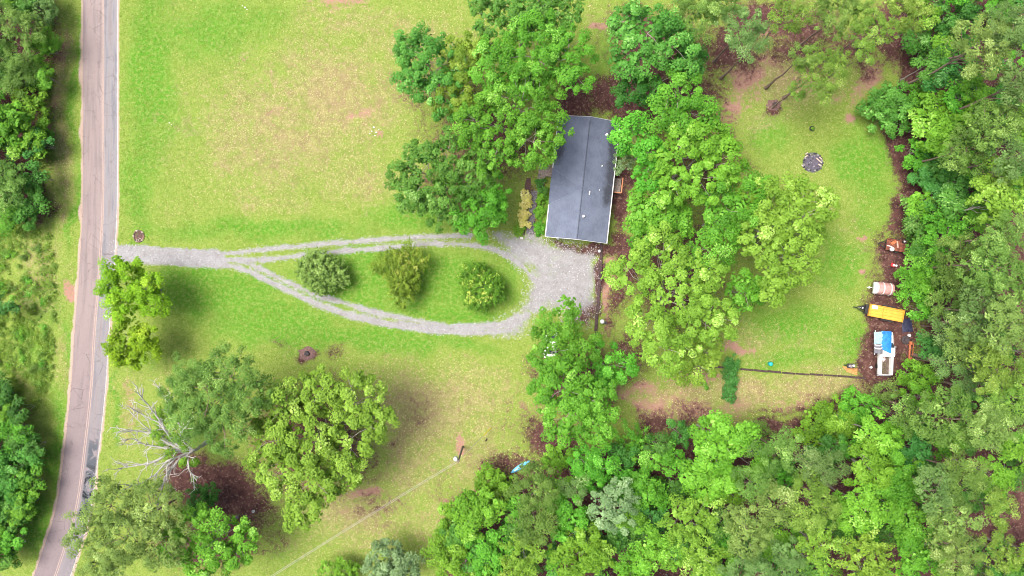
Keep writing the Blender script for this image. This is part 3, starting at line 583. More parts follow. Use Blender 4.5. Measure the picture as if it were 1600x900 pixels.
for reg, items in FOREST.items():
    items = FOREST[reg] = [(a, (min(h, 14) if reg == 'n' else h), x, y, r*(1.1 if reg == 'n' else 0.98), p_) for a, h, x, y, r, p_ in items]
    ALLF += [(q, reg) for q in items]
    for style, h, x, y, r, pal in items:
        pine = style in ('pine', 'puff')
        lobes = [(x, y, r*0.78)]; a0 = random.uniform(0, 6.28); k = 3 if r > 30 else 2
        for i in range(k):
            a = a0+i*6.283/k+random.uniform(-.4, .4); lobes.append((x+math.cos(a)*r*0.5, y+math.sin(a)*r*0.5, r*random.uniform(0.46, 0.60)))
        size = 'wide' if r >= 44 else ('small' if r < 30 else 'mid sized')
        kind = 'pine' if pine else ('spiky tree' if style == 'star' else 'tree')
        nb = min((q for q in items if q[5] != pal), key=lambda q: (q[2]-x)**2+(q[3]-y)**2)
        lab = f"{size} {WORD[pal]} {kind} beside {AN(WORD[nb[5]])} {'pine' if nb[0] in ('pine', 'puff') else 'tree'} {WHERE[reg]}"
        tree('pine_tree' if pine else 'forest_tree', style, h, lobes, pal, lab, 'tree', lab, dense=0.7 if reg == 'r' else 1.1, stay=None if reg in 'n' else True)

# --- scrub between the trunks and along the verge
def scatter_shrubs(n, polys, pal, name, style, label, h, rr, seed, wild=1.0):
    g = random.Random(seed); k = 0; tries = 0
    while k < n and tries < 5000:
        tries += 1; pl = g.choice(polys); xs_ = [q[0] for q in pl]; ys_ = [q[1] for q in pl]
        x, y = g.uniform(max(-40, min(xs_)), min(1640, max(xs_))), g.uniform(max(-30, min(ys_)), min(930, max(ys_)))
        if not in_poly(np.array([x]), np.array([y]), pl)[0]: continue
        r = g.uniform(*rr); hh = g.uniform(*h); lo = [(x, y, r), (x+g.uniform(-1, 1)*r, y+g.uniform(-1, 1)*r, r*0.7)]
        pc = g.choice(pal); nq, nr = min(ALLF, key=lambda q: (q[0][2]-x)**2+(q[0][3]-y)**2)
        lab = label.format(c=WORD[pc], n=f"{AN(WORD[nq[5]])} {'pine' if nq[0] in ('pine', 'puff') else 'tree'} {WHERE[nr]}")
        tree(name, style, hh, lo, pc, lab, 'shrub', lab); k += 1
SHRUB_ZONES = [[(1450,20),(1420,290),(1450,440),(1430,580),(1350,660),(1120,680),(930,720),(830,760),(720,820),(700,900),(1600,900),(1600,20)]]
scatter_shrubs(90, SHRUB_ZONES, ['deep', 'deep', 'mid'], 'understory_shrub', 'oak', 'low {c} understory shrub beneath {n}', (2.5, 5), (14, 24), 5)
scatter_shrubs(14, [[(-20,0),(60,0),(60,300),(20,420),(-20,420)], [(-20,620),(45,640),(50,780),(-20,860)]], ['deep', 'mid'], 'understory_shrub', 'oak', 'low {c} shrub at the foot of {n}', (2, 4.5), (14, 22), 6)
scatter_shrubs(45, [[(-15,360),(40,350),(80,380),(88,480),(80,560),(60,620),(-15,620)]], ['bright', 'lime', 'limepine', 'bronze', 'olive'], 'verge_weed', 'fine', 'knee high {c} weedy shrub on the rough verge across the road', (0.25, 0.8), (2.5, 7), 8)
scatter_shrubs(10, [[(60,40),(80,60),(80,300),(66,330),(60,200)], [(1430,40),(1445,120),(1425,250),(1400,200)], [(1410,300),(1430,300),(1430,380),(1415,380)]], ['bright', 'lime', 'deep'], 'edge_weed', 'bush', 'ankle high {c} weed near {n}', (0.5, 1.2), (4, 8), 9)

# --- rough weedy cover of the verge, a tangle nobody could count
def weeds(n, poly, pal, label):
    x = rng.uniform(min(q[0] for q in poly), max(q[0] for q in poly), n*3); y = rng.uniform(min(q[1] for q in poly), max(q[1] for q in poly), n*3)
    k = in_poly(x, y, poly) & (fbm(x, y, 34, 41)+rng.random(n*3)*0.35 > 0.60); x, y = x[k][:n], y[k][:n]; m = len(x)
    C = np.stack([(x-800)/PPM, (450-y)/PPM, rng.uniform(0.05, 0.25, m)], 1); D = np.tile(np.array([[0, 0, 1.0]]), (m, 1))
    v, f, t = leaf_cloud(C, D, rng.uniform(0.22, 0.6, m), 20, 0.26, 0.10); v[:, 2] = np.maximum(v[:, 2], 0.015)
    return tag(obj_np('weeds', v, f, LEAF[pal], None, {'tint': t}), label, kind='stuff')
VERGE = [(-30,340),(40,345),(84,370),(90,480),(84,580),(60,640),(-30,640)]
weeds(700, VERGE, 'limepine', 'rough green weeds tangled over the verge across the road'); weeds(450, VERGE, 'bronze', 'bronze green weeds tangled over the verge across the road')
weeds(260, [(56,0),(84,0),(84,340),(60,340)], 'limepine', 'low weeds along the wood edge across the road')

# --- the bleached dead tree
def dead_tree():
    fk = P(290, 708, 6.5); base = Vector((fk.x, fk.y, 0)); e = thing('dead_tree', 'bleached bare dead tree with branches reaching towards the road', 'tree', base)
    tb = TB(); f0 = Vector((0.2, -0.1, 4.5)); tb.tube(bend(Vector((0, 0, -0.2)), f0, 0.15, 5), [0.34, 0.26, 0.24, 0.22, 0.20, 0.19], 9); tb.obj('trunk', BARK['dead'], e)
    tips = [[(282,712),(262,722),(240,742),(218,756),(200,760)], [(275,720),(258,745),(250,768),(245,788)], [(278,706),(258,712),(235,722),(205,728),(184,732)], [(280,700),(250,685),(222,664),(204,646)], [(283,696),(262,672),(242,645),(228,628),(216,616)],
            [(288,692),(286,672),(272,650),(258,622),(248,606)], [(276,704),(252,698),(228,694),(206,686),(192,688)], [(284,690),(280,676),(296,660)], [(276,714),(262,730),(262,752),(268,772)], [(280,702),(246,676),(214,674),(196,672)], [(285,700),(268,690),(248,662),(225,648),(208,640)],[(292,712),(296,736),(306,752)]]
    for tp in tips:
        tb = TB(); n = len(tp); pts = [f0]+[P(x, y, 6.0+i*1.15/n*4)-base for i, (x, y) in enumerate(tp)]
        pts = [pts[0]]+[p+Vector((random.uniform(-.15, .15), random.uniform(-.15, .15), 0)) for p in pts[1:]]
        r0 = random.uniform(0.16, 0.23); m = len(pts); tb.tube(pts, [r0*(1-0.78*i/(m-1)) for i in range(m)], 6)
        for lev in range(2, m):
            for s in range(random.randint(3, 4)):
                a = pts[lev-1].lerp(pts[lev], random.random()); d = (pts[lev]-pts[lev-1]).normalized()
                w = Vector((random.gauss(0, 1), random.gauss(0, 1), random.gauss(0.1, 0.5))); dr = (d*1.1+w*0.75).normalized(); L = random.uniform(0.9, 2.3)
                q = [a, a+dr*L*0.5+Vector((random.uniform(-.1, .1), random.uniform(-.1, .1), 0)), a+dr*L+Vector((random.uniform(-.25, .25), random.uniform(-.25, .25), 0.1))]
                tb.tube(q, [r0*0.36, r0*0.26, r0*0.13], 4)
                for u in range(3):
                    b = q[1].lerp(q[2], random.random()); e2 = b+(dr+Vector((random.gauss(0, .7), random.gauss(0, .7), random.gauss(0, .3)))).normalized()*random.uniform(0.4, 1.0)
                    tb.tube([b, b.lerp(e2, .5)+Vector((random.uniform(-.06, .06), random.uniform(-.06, .06), 0)), e2], [r0*0.2, r0*0.15, r0*0.09], 3)
        tb.obj('limb', BARK['dead'], e)
dead_tree()

# ------------------------------------------------------------------ the house
def shingle_material():
    t = NT('asphalt_shingles'); o = t.obj(); n1 = t.noise(o, 0.5, 5, 0.65); n2 = t.noise(o, 5, 4, 0.7)
    mp = t.n('ShaderNodeMapping', {'Vector': o, 'Rotation': (0, 0, R(90))}).outputs[0]
    br = t.n('ShaderNodeTexBrick', {'Vector': mp, 'Color1': (0.35, 0.35, 0.35, 1), 'Color2': (0.9, 0.9, 0.9, 1), 'Mortar': (0.1, 0.1, 0.1, 1), 'Scale': 1.0, 'Mortar Size': 0.012, 'Brick Width': 0.34, 'Row Height': 0.15})
    g = t.n('ShaderNodeSeparateColor', {0: br.outputs[0]}).outputs[0]
    c = t.mix(g, (0.068, 0.081, 0.116), (0.106, 0.123, 0.170))
    c = t.mix(t.remap(n1, 0.35, 0.65, 0, 0.5), c, (0.130, 0.152, 0.208))
    x = t.n('ShaderNodeSeparateXYZ', {0: o}).outputs
    # algae stains low on the tree side and towards the front corner
    e = t.math('MULTIPLY', t.remap(x[0], 1.2, 3.9), t.remap(x[1], -6.5, -0.5)); w = t.math('MULTIPLY', t.remap(x[0], -1.8, -4.0), t.remap(x[1], 0.5, 3.0))
    st = t.math('ADD', t.math('MULTIPLY', t.math('MAXIMUM', e, w), 0.85), t.math('MULTIPLY', t.math('SUBTRACT', n1, 0.5), 1.6))
    c = t.mix(t.remap(st, 0.22, 0.85, 0, 0.9), c, (0.024, 0.026, 0.034))
    c = t.mix(t.remap(n2, 0.5, 0.8, 0, 0.3), c, (0.16, 0.17, 0.21))
    return t.done(t.bsdf(c, 0.85, 0.3, 0, g, 0.35, 0.02))
SHINGLE = shingle_material(); WHITE = mat('white_painted_metal', (0.60, 0.60, 0.59), 0.45, dirt=(0.45, 0.42, 0.38), dirt_amt=0.15, var=0.08)
SIDING = mat('pale_siding', (0.55, 0.54, 0.50), 0.7, var=0.1); GLASS = mat('window_glass', (0.03, 0.04, 0.05), 0.08, 0.6, var=0.1)
WOODG = mat('weathered_wood', (0.23, 0.19, 0.165), 0.85, var=0.35, scale=5); WOODO = mat('stained_wood', (0.42, 0.17, 0.085), 0.75, var=0.3, scale=4)
DARKTIMBER = mat('creosoted_timber', (0.060, 0.036, 0.036), 0.9, var=0.45, scale=2.5)
hc = P(910.5, 280.2, 2.75); HR = R(-6.3); HW, HL, EZ, RZ = 4.2, 8.4, 2.75, 3.95
house = thing('house', 'single storey house with blue grey shingle roof and white gutters', 'house', (hc.x, hc.y, 0), HR)
def HP(x, y, z=0.0): return Vector((hc.x, hc.y, 0)) + Matrix.Rotation(HR, 3, 'Z') @ Vector((x, y, z))
GY0, GY1, GYM = -3.87, 1.03, -1.42
def slab(bm, pts, th=0.14):
    return loft(bm, [[(x, y, z-th) for x, y, z in pts], pts])
part('roof_slope', house, SHINGLE, slab, [(HW, -HL, EZ), (HW, HL, EZ), (0, HL, RZ), (0, -HL, RZ)])
part('roof_slope', house, SHINGLE, slab, [(-HW, GY0, EZ), (-HW, -HL, EZ), (0, -HL, RZ-0.002), (0, GYM, RZ-0.002)])
part('roof_slope', house, SHINGLE, slab, [(-HW, HL, EZ), (-HW, GY1, EZ), (0, GYM, RZ-0.002), (0, HL, RZ-0.002)])
part('porch_roof_slope', house, SHINGLE, slab, [(-HW-0.12, GY0, EZ+0.01), (0.0, GYM, RZ+0.012), (-HW-0.22, GYM, RZ-0.25)])
part('porch_roof_slope', house, SHINGLE, slab, [(-HW-0.12, GY1, EZ+0.01), (-HW-0.22, GYM, RZ-0.25), (0.0, GYM, RZ+0.012)])
def ridge(bm, a, b, w=0.13):
    a, b = Vector(a), Vector(b); n = max(1, int((b-a).length/0.42)); d = (b-a)/n; s = Vector((-d.y, d.x, 0)).normalized()*w
    for i in range(n):
        p, q = a+d*i, a+d*(i+1.12); z = Vector((0, 0, 0.012)); lo = Vector((0, 0, -0.055))
        loft(bm, [[p-s+lo, p+Vector((0, 0, .004)), p+s+lo, p+lo*1.4], [q-s+lo+z, q+z, q+s+lo+z, q+lo*1.4]])
part('ridge_cap', house, mat('ridge_shingle', (0.070, 0.080, 0.112), 0.85), ridge, (0, -HL+0.1, RZ+0.03), (0, HL-0.6, RZ+0.03), 0.09)
VAL = mat('valley_shingle', (0.145, 0.165, 0.215), 0.8)
part('roof_valley', house, VAL, ridge, (-0.35, GYM-0.2, RZ-0.10), (-HW+0.1, GY0+0.05, EZ+0.07), 0.10)
part('roof_valley', house, VAL, ridge, (-0.35, GYM+0.2, RZ-0.10), (-HW+0.1, GY1-0.05, EZ+0.07), 0.10)
def gut(bm, x, y0, y1, s):
    pr = [(0, 0), (0.11*s, 0.02), (0.125*s, 0.12), (0.10*s, 0.12), (0.085*s, 0.05), (0.02*s, 0.04), (0.02*s, 0.12), (0, 0.12)]
    loft(bm, [[(x+a, y, EZ-0.16+b) for a, b in pr] for y in (y0, y1)])
part('gutter', house, WHITE, gut, HW+0.02, -HL-0.05, HL, 1)
part('gutter', house, WHITE, gut, -HW-0.02, -HL-0.05, GY0-0.08, -1)
part('gutter', house, WHITE, gut, -HW-0.02, GY1+0.08, HL, -1)
for sy in (-1, 1):
    bm = BM()
    for sx in (-1, 1): slab(bm, [(sx*(HW-.02), sy*(HL+0.012), EZ-0.01), (sx*(HW-.02), sy*(HL+0.05), EZ-0.01), (0, sy*(HL+0.05), RZ-0.01), (0, sy*(HL+0.012), RZ-0.01)], 0.2)
    obj_bm('rake_board', bm, WHITE, house)
WX, WY = 3.75, 7.95
def wallbox(bm):
    t_ = 0.15
    for sx in (-1, 1): box(bm, (sx*(WX-t_/2), 0, 1.38), (t_, WY*2, 2.46))
    for sy in (-1, 1):
        loft(bm, [[(-WX+t_, sy*y, 0.15), (WX-t_, sy*y, 0.15), (WX-t_, sy*y, 2.61), (0, sy*y, RZ-0.33), (-WX+t_, sy*y, 2.61)] for y in (WY-t_, WY)])
part('wall', house, SIDING, wallbox)
part('foundation', house, mat('concrete_block', (0.32, 0.31, 0.29), 0.9), box, (0, 0, 0.07), (2*WX-0.1, 2*WY-0.1, 0.16))
part('porch_gable_wall', house, SIDING, slab, [(-HW+0.02, GY0+0.3, EZ-0.05), (-HW+0.1, GY0+0.3, EZ-0.05), (-HW+0.1, GYM, RZ-0.45), (-HW+0.02, GYM, RZ-0.45)], 0.02)
for x, y, sx in [(-WX, -6.2, -1), (-WX, 3.5, -1), (-WX, 6.2, -1), (WX, -5.5, 1), (WX, -2.2, 1), (WX, 4.5, 1)]:
    w = part('window', house, WHITE, box, (x+sx*0.02, y, 1.55), (0.09, 1.1, 1.3)); part('pane', w, GLASS, box, (x+sx*0.075, y, 1.55), (0.03, 0.94, 1.14))
for y in (-5.4, 5.0): w = part('window', house, WHITE, box, (0.5*(1 if y > 0 else -1), math.copysign(WY+0.03, y), 1.55), (1.2, 0.09, 1.2)); part('pane', w, GLASS, box, (0.5*(1 if y > 0 else -1), math.copysign(WY+0.085, y), 1.55), (1.04, 0.03, 1.04))
d_ = part('door', house, mat('door_paint', (0.25, 0.09, 0.07), 0.5), box, (-WX-0.02, GYM+0.3, 1.2), (0.08, 0.95, 2.05), bev=0.01); part('handle', d_, mat('brass', (0.5, 0.38, 0.14), 0.3, metal=1), box, (-WX-0.09, GYM-0.02, 1.15), (0.07, 0.05, 0.12), bev=0.01)
def on_roof(x): return EZ+(RZ-EZ)*(1-abs(x)/HW)
for x, y, h, r in [(2.55, 6.35, 0.35, 0.13), (0.55, -5.2, 0.35, 0.12), (2.4, 2.0, 0.2, 0.07), (2.4, -1.3, 0.15, 0.06)]:
    v_ = part('vent_pipe', house, WHITE, lathe, [(r*1.5, on_roof(x)-0.1), (r*1.35, on_roof(x)+0.05), (r*0.8, on_roof(x)+0.08), (r*0.8, on_roof(x)+h), (r*1.25, on_roof(x)+h+.02), (r*1.1, on_roof(x)+h+0.09)], 10, (x, y, 0))
part('roof_vent', house, WHITE, box, (1.05, -1.9, on_roof(1.05)+0.06), (0.16, 0.5, 0.14), bev=0.02)
for x, y in [(-HW+0.05, -HL+0.2), (HW-0.05, -HL+0.2)]:
    part('downspout', house, WHITE, box, (math.copysign(WX+0.06, x), y+0.35, 1.3), (0.08, 0.09, 2.5))

# front deck, steps, path and beds, laid out in the house's own frame
def child_frame(name, label, cat, x, y): return thing(name, label, cat, HP(x, y, 0), HR)
deck = child_frame('porch_deck', 'grey weathered wooden porch with plank steps in front of the house', 'porch', -WX, 0)
for i in range(15): part('plank', deck, WOODG, box, (-0.15-i*0.155, 0.9+random.uniform(-.02, .02), 0.62), (0.14, 1.35, 0.04))
for x in (-0.3, -2.3):
    for y in (0.3, 1.5): part('post', deck, WOODG, box, (x, y, 0.8), (0.1, 0.1, 1.6))
part('handrail', deck, WOODG, box, (-1.3, 1.55, 1.62), (2.2, 0.12, 0.05)); part('handrail', deck, WOODG, box, (-0.85, 0.24, 1.62), (1.2, 0.12, 0.05)); part('beam', deck, WOODG, box, (-1.2, 0.9, 0.52), (2.2, 1.2, 0.12))
for i in range(6): part('tread', deck, WOODG, box, (-1.9, 0.08-i*0.27, 0.55-i*0.095), (1.0, 0.22, 0.045))
for x in (-2.42, -1.38): part('stringer', deck, WOODG, box, (x, -0.6, 0.24), (0.06, 1.75, 0.12), rx=R(19.5))
def path_material():
    t = NT('dark_path_gravel'); p = t.pos(); v = t.n('ShaderNodeSeparateColor', {0: t.n('ShaderNodeTexVoronoi', {'Vector': p, 'Scale': 8.0}).outputs['Color']}).outputs[0]
    return t.done(t.bsdf(t.mix(v, (0.06, 0.055, 0.062), (0.17, 0.155, 0.165)), 0.9, 0.2, 0, v, 0.5, 0.04))
walk_px = [(830,298),(840,298),(838,320),(835,345),(834,366),(822,366),(824,340),(828,318)]
wk = part('footpath', None, path_material(), prism, [tuple(P(*q)[:2]) for q in walk_px], -0.01, 0.035); tag(wk, 'dark gravel footpath from the porch steps to the driveway', kind='structure')
bed = mat('bed_mulch', (0.085, 0.045, 0.040), 0.95, var=0.4, scale=6)
b1 = part('mulch_bed', None, bed, prism, [tuple(P(*q)[:2]) for q in [(822,278),(830,278),(827,318),(822,345),(820,368),(803,366),(808,352),(815,335),(817,310)]], -0.01, 0.03); tag(b1, 'red brown mulch bed beside the footpath', kind='structure')
LEAF['flower'] = leaf_material('yellow_flower', (0.42,0.40,0.09), (0.62,0.56,0.20), (0.70,0.66,0.36), 0.15)
for k, (x, y, r) in enumerate([(821,304,8),(822,315,9),(818,334,8),(819,345,8)]):
    tree('flower_shrub', 'bush', 1.0, [(x, y, r), (x+3, y+4, r*0.7)], 'flower', ['pale yellow flowering shrub next to the porch steps', 'pale yellow flowering shrub, second from the porch steps', 'pale yellow flowering shrub, third from the porch steps', 'pale yellow flowering shrub closest to the driveway'][k], 'shrub', dense=1.6)
for k, (x, y, r, h, pal, lab) in enumerate([(812,357,9,0.7,'lime','low green clump at the driveway end of the mulch bed'),(846,290,8,1.0,'deep','dark green shrub tucked below the porch'),(846,312,9,0.6,'lime','low lime ground cover clump by the house front, nearer the porch'),(843,333,9,0.5,'lime','low lime ground cover clump midway along the house front'),(842,360,8,0.7,'bright','bright green clump at the corner of the house by the driveway'),(849,302,6,0.9,'mid','small green shrub against the front wall of the house')]):
    tree('bed_plant', 'bush', h, [(x, y, r), (x+2, y-5, r*0.7)], pal, lab, 'plant', dense=1.4)
# back deck, half under the trees
bd = child_frame('back_deck', 'small wooden deck with orange rail behind the house', 'deck', WX, -0.2)
for i in range(11): part('plank', bd, WOODG, box, (0.15+i*0.165, 0.2, 0.55), (0.15, 2.1, 0.04))
part('rail', bd, WOODO, box, (1.92, 0.2, 1.5), (0.16, 2.1, 0.06)); part('rail', bd, WOODO, box, (1.0, -0.88, 1.5), (1.7, 0.14, 0.06))
for y in (-0.85, 0.2, 1.2): part('post', bd, WOODO, box, (1.92, y, 0.75), (0.1, 0.1, 1.45))
part('post', bd, WOODO, box, (0.3, -0.88, 0.75), (0.1, 0.1, 1.45))

# ------------------------------------------------------------------ timber edgings
def edging(name, label, px_pts, w, h, n, seed):
    g = random.Random(seed); pts = smooth_path(px_pts, 6); L = [0.0]
    for a, b in zip(pts, pts[1:]): L.append(L[-1]+math.hypot(b[0]-a[0], b[1]-a[1]))
    at_ = lambda s: (float(np.interp(s, L, [q[0] for q in pts])), float(np.interp(s, L, [q[1] for q in pts])))
    e = thing(name, label, 'edging', P(*pts[0]))
    for i in range(n):
        a, b = P(*at_(L[-1]*(i+0.03)/n)), P(*at_(L[-1]*(i+0.97)/n)); c = (a+b)/2-P(*pts[0]); d = b-a
        part('timber', e, DARKTIMBER, box, (c.x+g.uniform(-.04, .04), c.y+g.uniform(-.04, .04), h/2-0.03), (d.length, w*g.uniform(0.85, 1.1), h*g.uniform(0.9, 1.1)), rz=math.atan2(d.y, d.x)+g.uniform(-.03, .03), bev=0.025)
    return e
edging('timber_edging', 'long line of dark timbers crossing the lawn by the clipped hedge', [(1112,573),(1150,576),(1200,580),(1250,584),(1300,587),(1352,591)], 0.26, 0.2, 11, 1)
edging('timber_edging', 'dark timber edging along the far side of the parking pad', [(939,380),(938,420),(935,460),(932,500),(930,545)], 0.42, 0.3, 6, 2)

# ------------------------------------------------------------------ hedge
hd = tree('hedge', 'bush', 1.5, [(1144,565,10)]+[(1143-i*0.6, 565+i*9, 9.5) for i in range(1, 7)], 'teal', 'clipped narrow green hedge crossing the timber line', 'hedge', dense=1.5)
tree('lawn_weed', 'bush', 0.4, [(1103,605,4)], 'bright', 'tiny bright weed on bare soil near the clipped hedge', 'plant')

# ------------------------------------------------------------------ vehicles and yard equipment at the wood edge
YEL = mat('orange_yellow_paint', (0.62, 0.33, 0.045), 0.55, var=0.18, scale=1.5, dirt=(0.30, 0.13, 0.04), dirt_amt=0.3)
YELD = mat('orange_yellow_rib', (0.50, 0.24, 0.03), 0.55, var=0.2)
BLACK = mat('black_steel', (0.022, 0.022, 0.024), 0.55); RUST = mat('rusty_steel', (0.16, 0.052, 0.030), 0.9, var=0.45, scale=2.5, dirt=(0.30, 0.12, 0.06))
RUSTO = mat('orange_rust', (0.42, 0.13, 0.055), 0.85, var=0.4, scale=3); GALV = mat('galvanised_sheet', (0.36, 0.37, 0.42), 0.45, var=0.12, metal=0.3)
PINK = mat('faded_pink_fabric', (0.40, 0.22, 0.20), 0.9, var=0.25, scale=2); TARP = mat('blue_tarp', (0.02, 0.17, 0.50), 0.5, var=0.3, scale=2); TARPL = mat('pale_blue_sheet', (0.25, 0.42, 0.50), 0.5, var=0.15)
NAVY = mat('navy_tarp', (0.022, 0.024, 0.055), 0.6, var=0.4); RED = mat('red_paint', (0.42, 0.03, 0.035), 0.5)

def dump_trailer():
    e = thing('utility_trailer', 'long orange yellow utility trailer with black drawbar and spare wheel', 'trailer', P(1382.5, 489, 0.5)*Vector((1, 1, 0)), R(-11))
    L, W = 4.95, 1.72; z = 0.72
    for k, (x0, x1) in enumerate(((-L/2, -0.42), (-0.38, L/2))):
        pnl = part('bed_panel', e, YEL, box, ((x0+x1)/2, 0, z), (x1-x0, W-0.1, 0.06))
        for y in (-0.45, 0.0, 0.45): part('rib', pnl, YELD, box, ((x0+x1)/2, y+(0.08 if k else 0), z+0.05), (x1-x0-0.1, 0.06, 0.04))
    for s in (-1, 1): part('side_wall', e, YEL, box, (0, s*(W/2-0.03), z+0.16), (L, 0.07, 0.38), bev=0.015)
    part('end_wall', e, YEL, box, (-L/2+0.03, 0, z+0.16), (0.06, W-0.16, 0.36)); part('tailgate', e, YEL, box, (L/2-0.03, 0, z+0.13), (0.06, W-0.16, 0.3))
    for s in (-1, 1): part('drawbar', e, BLACK, tube, [(-L/2, s*0.7, 0.55), (-L/2-1.75, 0, 0.52)], 0.055)
    part('coupler', e, BLACK, box, (-L/2-1.9, 0, 0.55), (0.4, 0.14, 0.12), bev=0.02)
    part('winch_box', e, BLACK, box, (-L/2-0.32, 0.0, 0.75), (0.42, 1.35, 0.4), bev=0.03); part('jack', e, GALV, tube, [(-L/2-1.3, 0.08, 0.02), (-L/2-1.3, 0.08, 1.0)], 0.05)
    sw = BM(); lathe(sw, [(0.17, 0.58), (0.32, 0.58), (0.34, 0.66), (0.32, 0.75), (0.17, 0.75)], 16, (-L/2-0.85, 0.1, 0)); w = obj_bm('spare_wheel', sw, mat('tyre_rubber', (0.02,)*3), e, True)
    part('rim', w, WHITE, lathe, [(0.18, 0.70), (0.15, 0.745), (0.05, 0.755)], 12, (-L/2-0.85, 0.1, 0))
    for x in (-0.1, 0.8):
        for s in (-1, 1): wheel(e, (x, s*(W/2+0.12), 0.33), 0.33, 0.2)
    for s in (-1, 1): part('fender', e, BLACK, box, (0.35, s*(W/2+0.13), 0.72), (1.75, 0.24, 0.04), bev=0.01)
    part('axle', e, BLACK, box, (0.35, 0, 0.33), (1.0, W, 0.08)); part('chassis', e, BLACK, box, (0, 0, 0.58), (L-0.1, 0.9, 0.16))
    return e
dump_trailer()
cb = part('storage_box', None, mat('white_plastic', (0.75, 0.72, 0.68), 0.5, var=0.08), box, P(1367, 480, 0.9)+Vector((0, 0, 0)), (0.75, 0.5, 0.26), rz=R(-11), bev=0.04); tag(cb, 'small white box lying on the orange yellow trailer bed', 'box')

def pink_trailer():
    e = thing('covered_trailer', 'small faded pink covered trailer with white front and ribs', 'trailer', P(1374.5, 451, 0)*Vector((1, 1, 0)), R(-6)); L, W = 2.7, 1.72
    def ring(x, w, z0, z1): return [(x, w*0.5*math.cos(a) if abs(math.cos(a)) < 0.9 else math.copysign(w*0.5, math.cos(a)), z0 if math.sin(a) < -0.1 else z0+(z1-z0)*max(0.12, math.sin(a))**0.6) for a in [R(15+i*22.5) for i in range(16)]]
    part('body', e, PINK, loft, [ring(x, W*k, 0.5, z) for x, k, z in [(-L/2+0.5, 0.99, 1.5), (-0.3, 1, 1.56), (0.4, 1, 1.56), (L/2, 0.96, 1.46)]])
    part('front_panel', e, WHITE, loft, [ring(x, W*k, 0.5, z) for x, k, z in [(-L/2, 0.82, 1.2), (-L/2+0.15, 0.97, 1.45), (-L/2+0.5, 1.01, 1.53)]], smooth=True)
    for x in (-0.12, 0.92): part('roof_rib', e, WHITE, loft, [ring(x+d, W*1.012, 0.5, 1.60) for d in (-0.06, 0.06)])
    part('drawbar', e, WHITE, tube, [(-L/2+0.1, 0, 0.5), (-L/2-0.75, 0, 0.48)], 0.05); part('hitch', e, WHITE, box, (-L/2-0.42, 0, 0.5), (0.09, 0.34, 0.1))
    part('chassis', e, BLACK, box, (0, 0, 0.44), (L-0.2, W-0.3, 0.14))
    for s in (-1, 1): wheel(e, (0.2, s*(W/2-0.02), 0.3), 0.3, 0.18)
pink_trailer()

def rusty_trailer():
    e = thing('junk_trailer', 'rusty brown flat trailer with dark drawbar, half under leaves', 'trailer', P(1396, 384, 0), R(-8)); L, W = 2.9, 1.6
    for i in range(5): part('board', e, RUST, box, (0, -0.64+i*0.32, 0.62+random.uniform(0, .03)), (L*random.uniform(0.93, 1.0), 0.30, 0.05), rz=random.uniform(-.02, .02))
    part('frame', e, BLACK, box, (0, 0, 0.52), (L-0.1, W-0.2, 0.12))
    for s in (-1, 1): part('drawbar', e, BLACK, tube, [(-L/2, s*0.5, 0.5), (-L/2-1.0, 0, 0.48)], 0.05)
    for s in (-1, 1): wheel(e, (0.3, s*(W/2+0.1), 0.3), 0.3, 0.18)
    for s in (-1, 1): part('side_rail', e, RUST, box, (0, s*(W/2-0.02), 0.78), (L, 0.06, 0.2))
rusty_trailer()
tk = part('water_tank', None, WHITE, lathe, [(0.2, 0.64), (0.29, 0.68), (0.30, 1.0), (0.22, 1.12), (0.08, 1.15)], 16, P(1392, 389.5, 0.6)*Vector((1, 1, 0)), smooth=True); tag(tk, 'round white tank on the rusty brown trailer', 'tank')
for k, (x, y, s_, m_, lab) in enumerate([(1389.5,384.5,(0.75,0.12,0.1),WHITE,'white bar lying across the front of the rusty trailer'),(1402,382,(0.2,0.95,0.12),mat('pinkish_board', (0.42,0.25,0.2),0.8),'pale pink board lying across the rusty trailer'),(1396,379,(0.8,0.4,0.18),RUSTO,'rust orange sheet on the rusty trailer')]):
    tag(part('scrap_piece', None, m_, box, P(x, y, 0.65)+Vector((0, 0, 0.06)), s_, rz=R(-15+k*22), bev=0.02), lab, 'scrap')
dr = part('oil_drum', None, BLACK, lathe, [(0.28, 0), (0.29, 0.05), (0.285, 0.42), (0.3, 0.45), (0.285, 0.48), (0.285, 0.84), (0.29, 0.88), (0.25, 0.86)], 16, P(1408, 378, 0)); tag(dr, 'black drum standing behind the rusty trailer', 'drum')
part('lid', dr, WHITE, lathe, [(0.12, 0.862), (0.11, 0.89)], 10, P(1408, 378, 0))

def mower():
    e = thing('lawn_mower', 'small red and white lawn mower at the leafy edge', 'mower', P(1394.5, 414.5, 0), R(-20))
    part('deck', e, RED, loft, [[(x*k, y*k, z) for x, y in [(-.3,-.26),(.22,-.26),(.34,-.12),(.34,.12),(.22,.26),(-.3,.26)]] for k, z in ((1, .12), (1, .22), (.8, .28))])
    part('engine', e, WHITE, lathe, [(0.16, 0.28), (0.17, 0.42), (0.12, 0.48)], 12, (0.02, 0, 0)); part('seat', e, WHITE, box, (0.35, 0.05, 0.4), (0.25, 0.3, 0.1), bev=0.03)
    for s in (-1, 1): part('handle', e, RED, tube, [(-0.25, s*0.22, 0.2), (-0.62, s*0.24, 0.85)], 0.025)
    part('handlebar', e, RED, tube, [(-0.62, -0.3, 0.85), (-0.62, 0.3, 0.85)], 0.04)
    for x in (-0.22, 0.24):
        for s in (-1, 1): wheel(e, (x, s*0.31, 0.11), 0.11, 0.07)
mower()

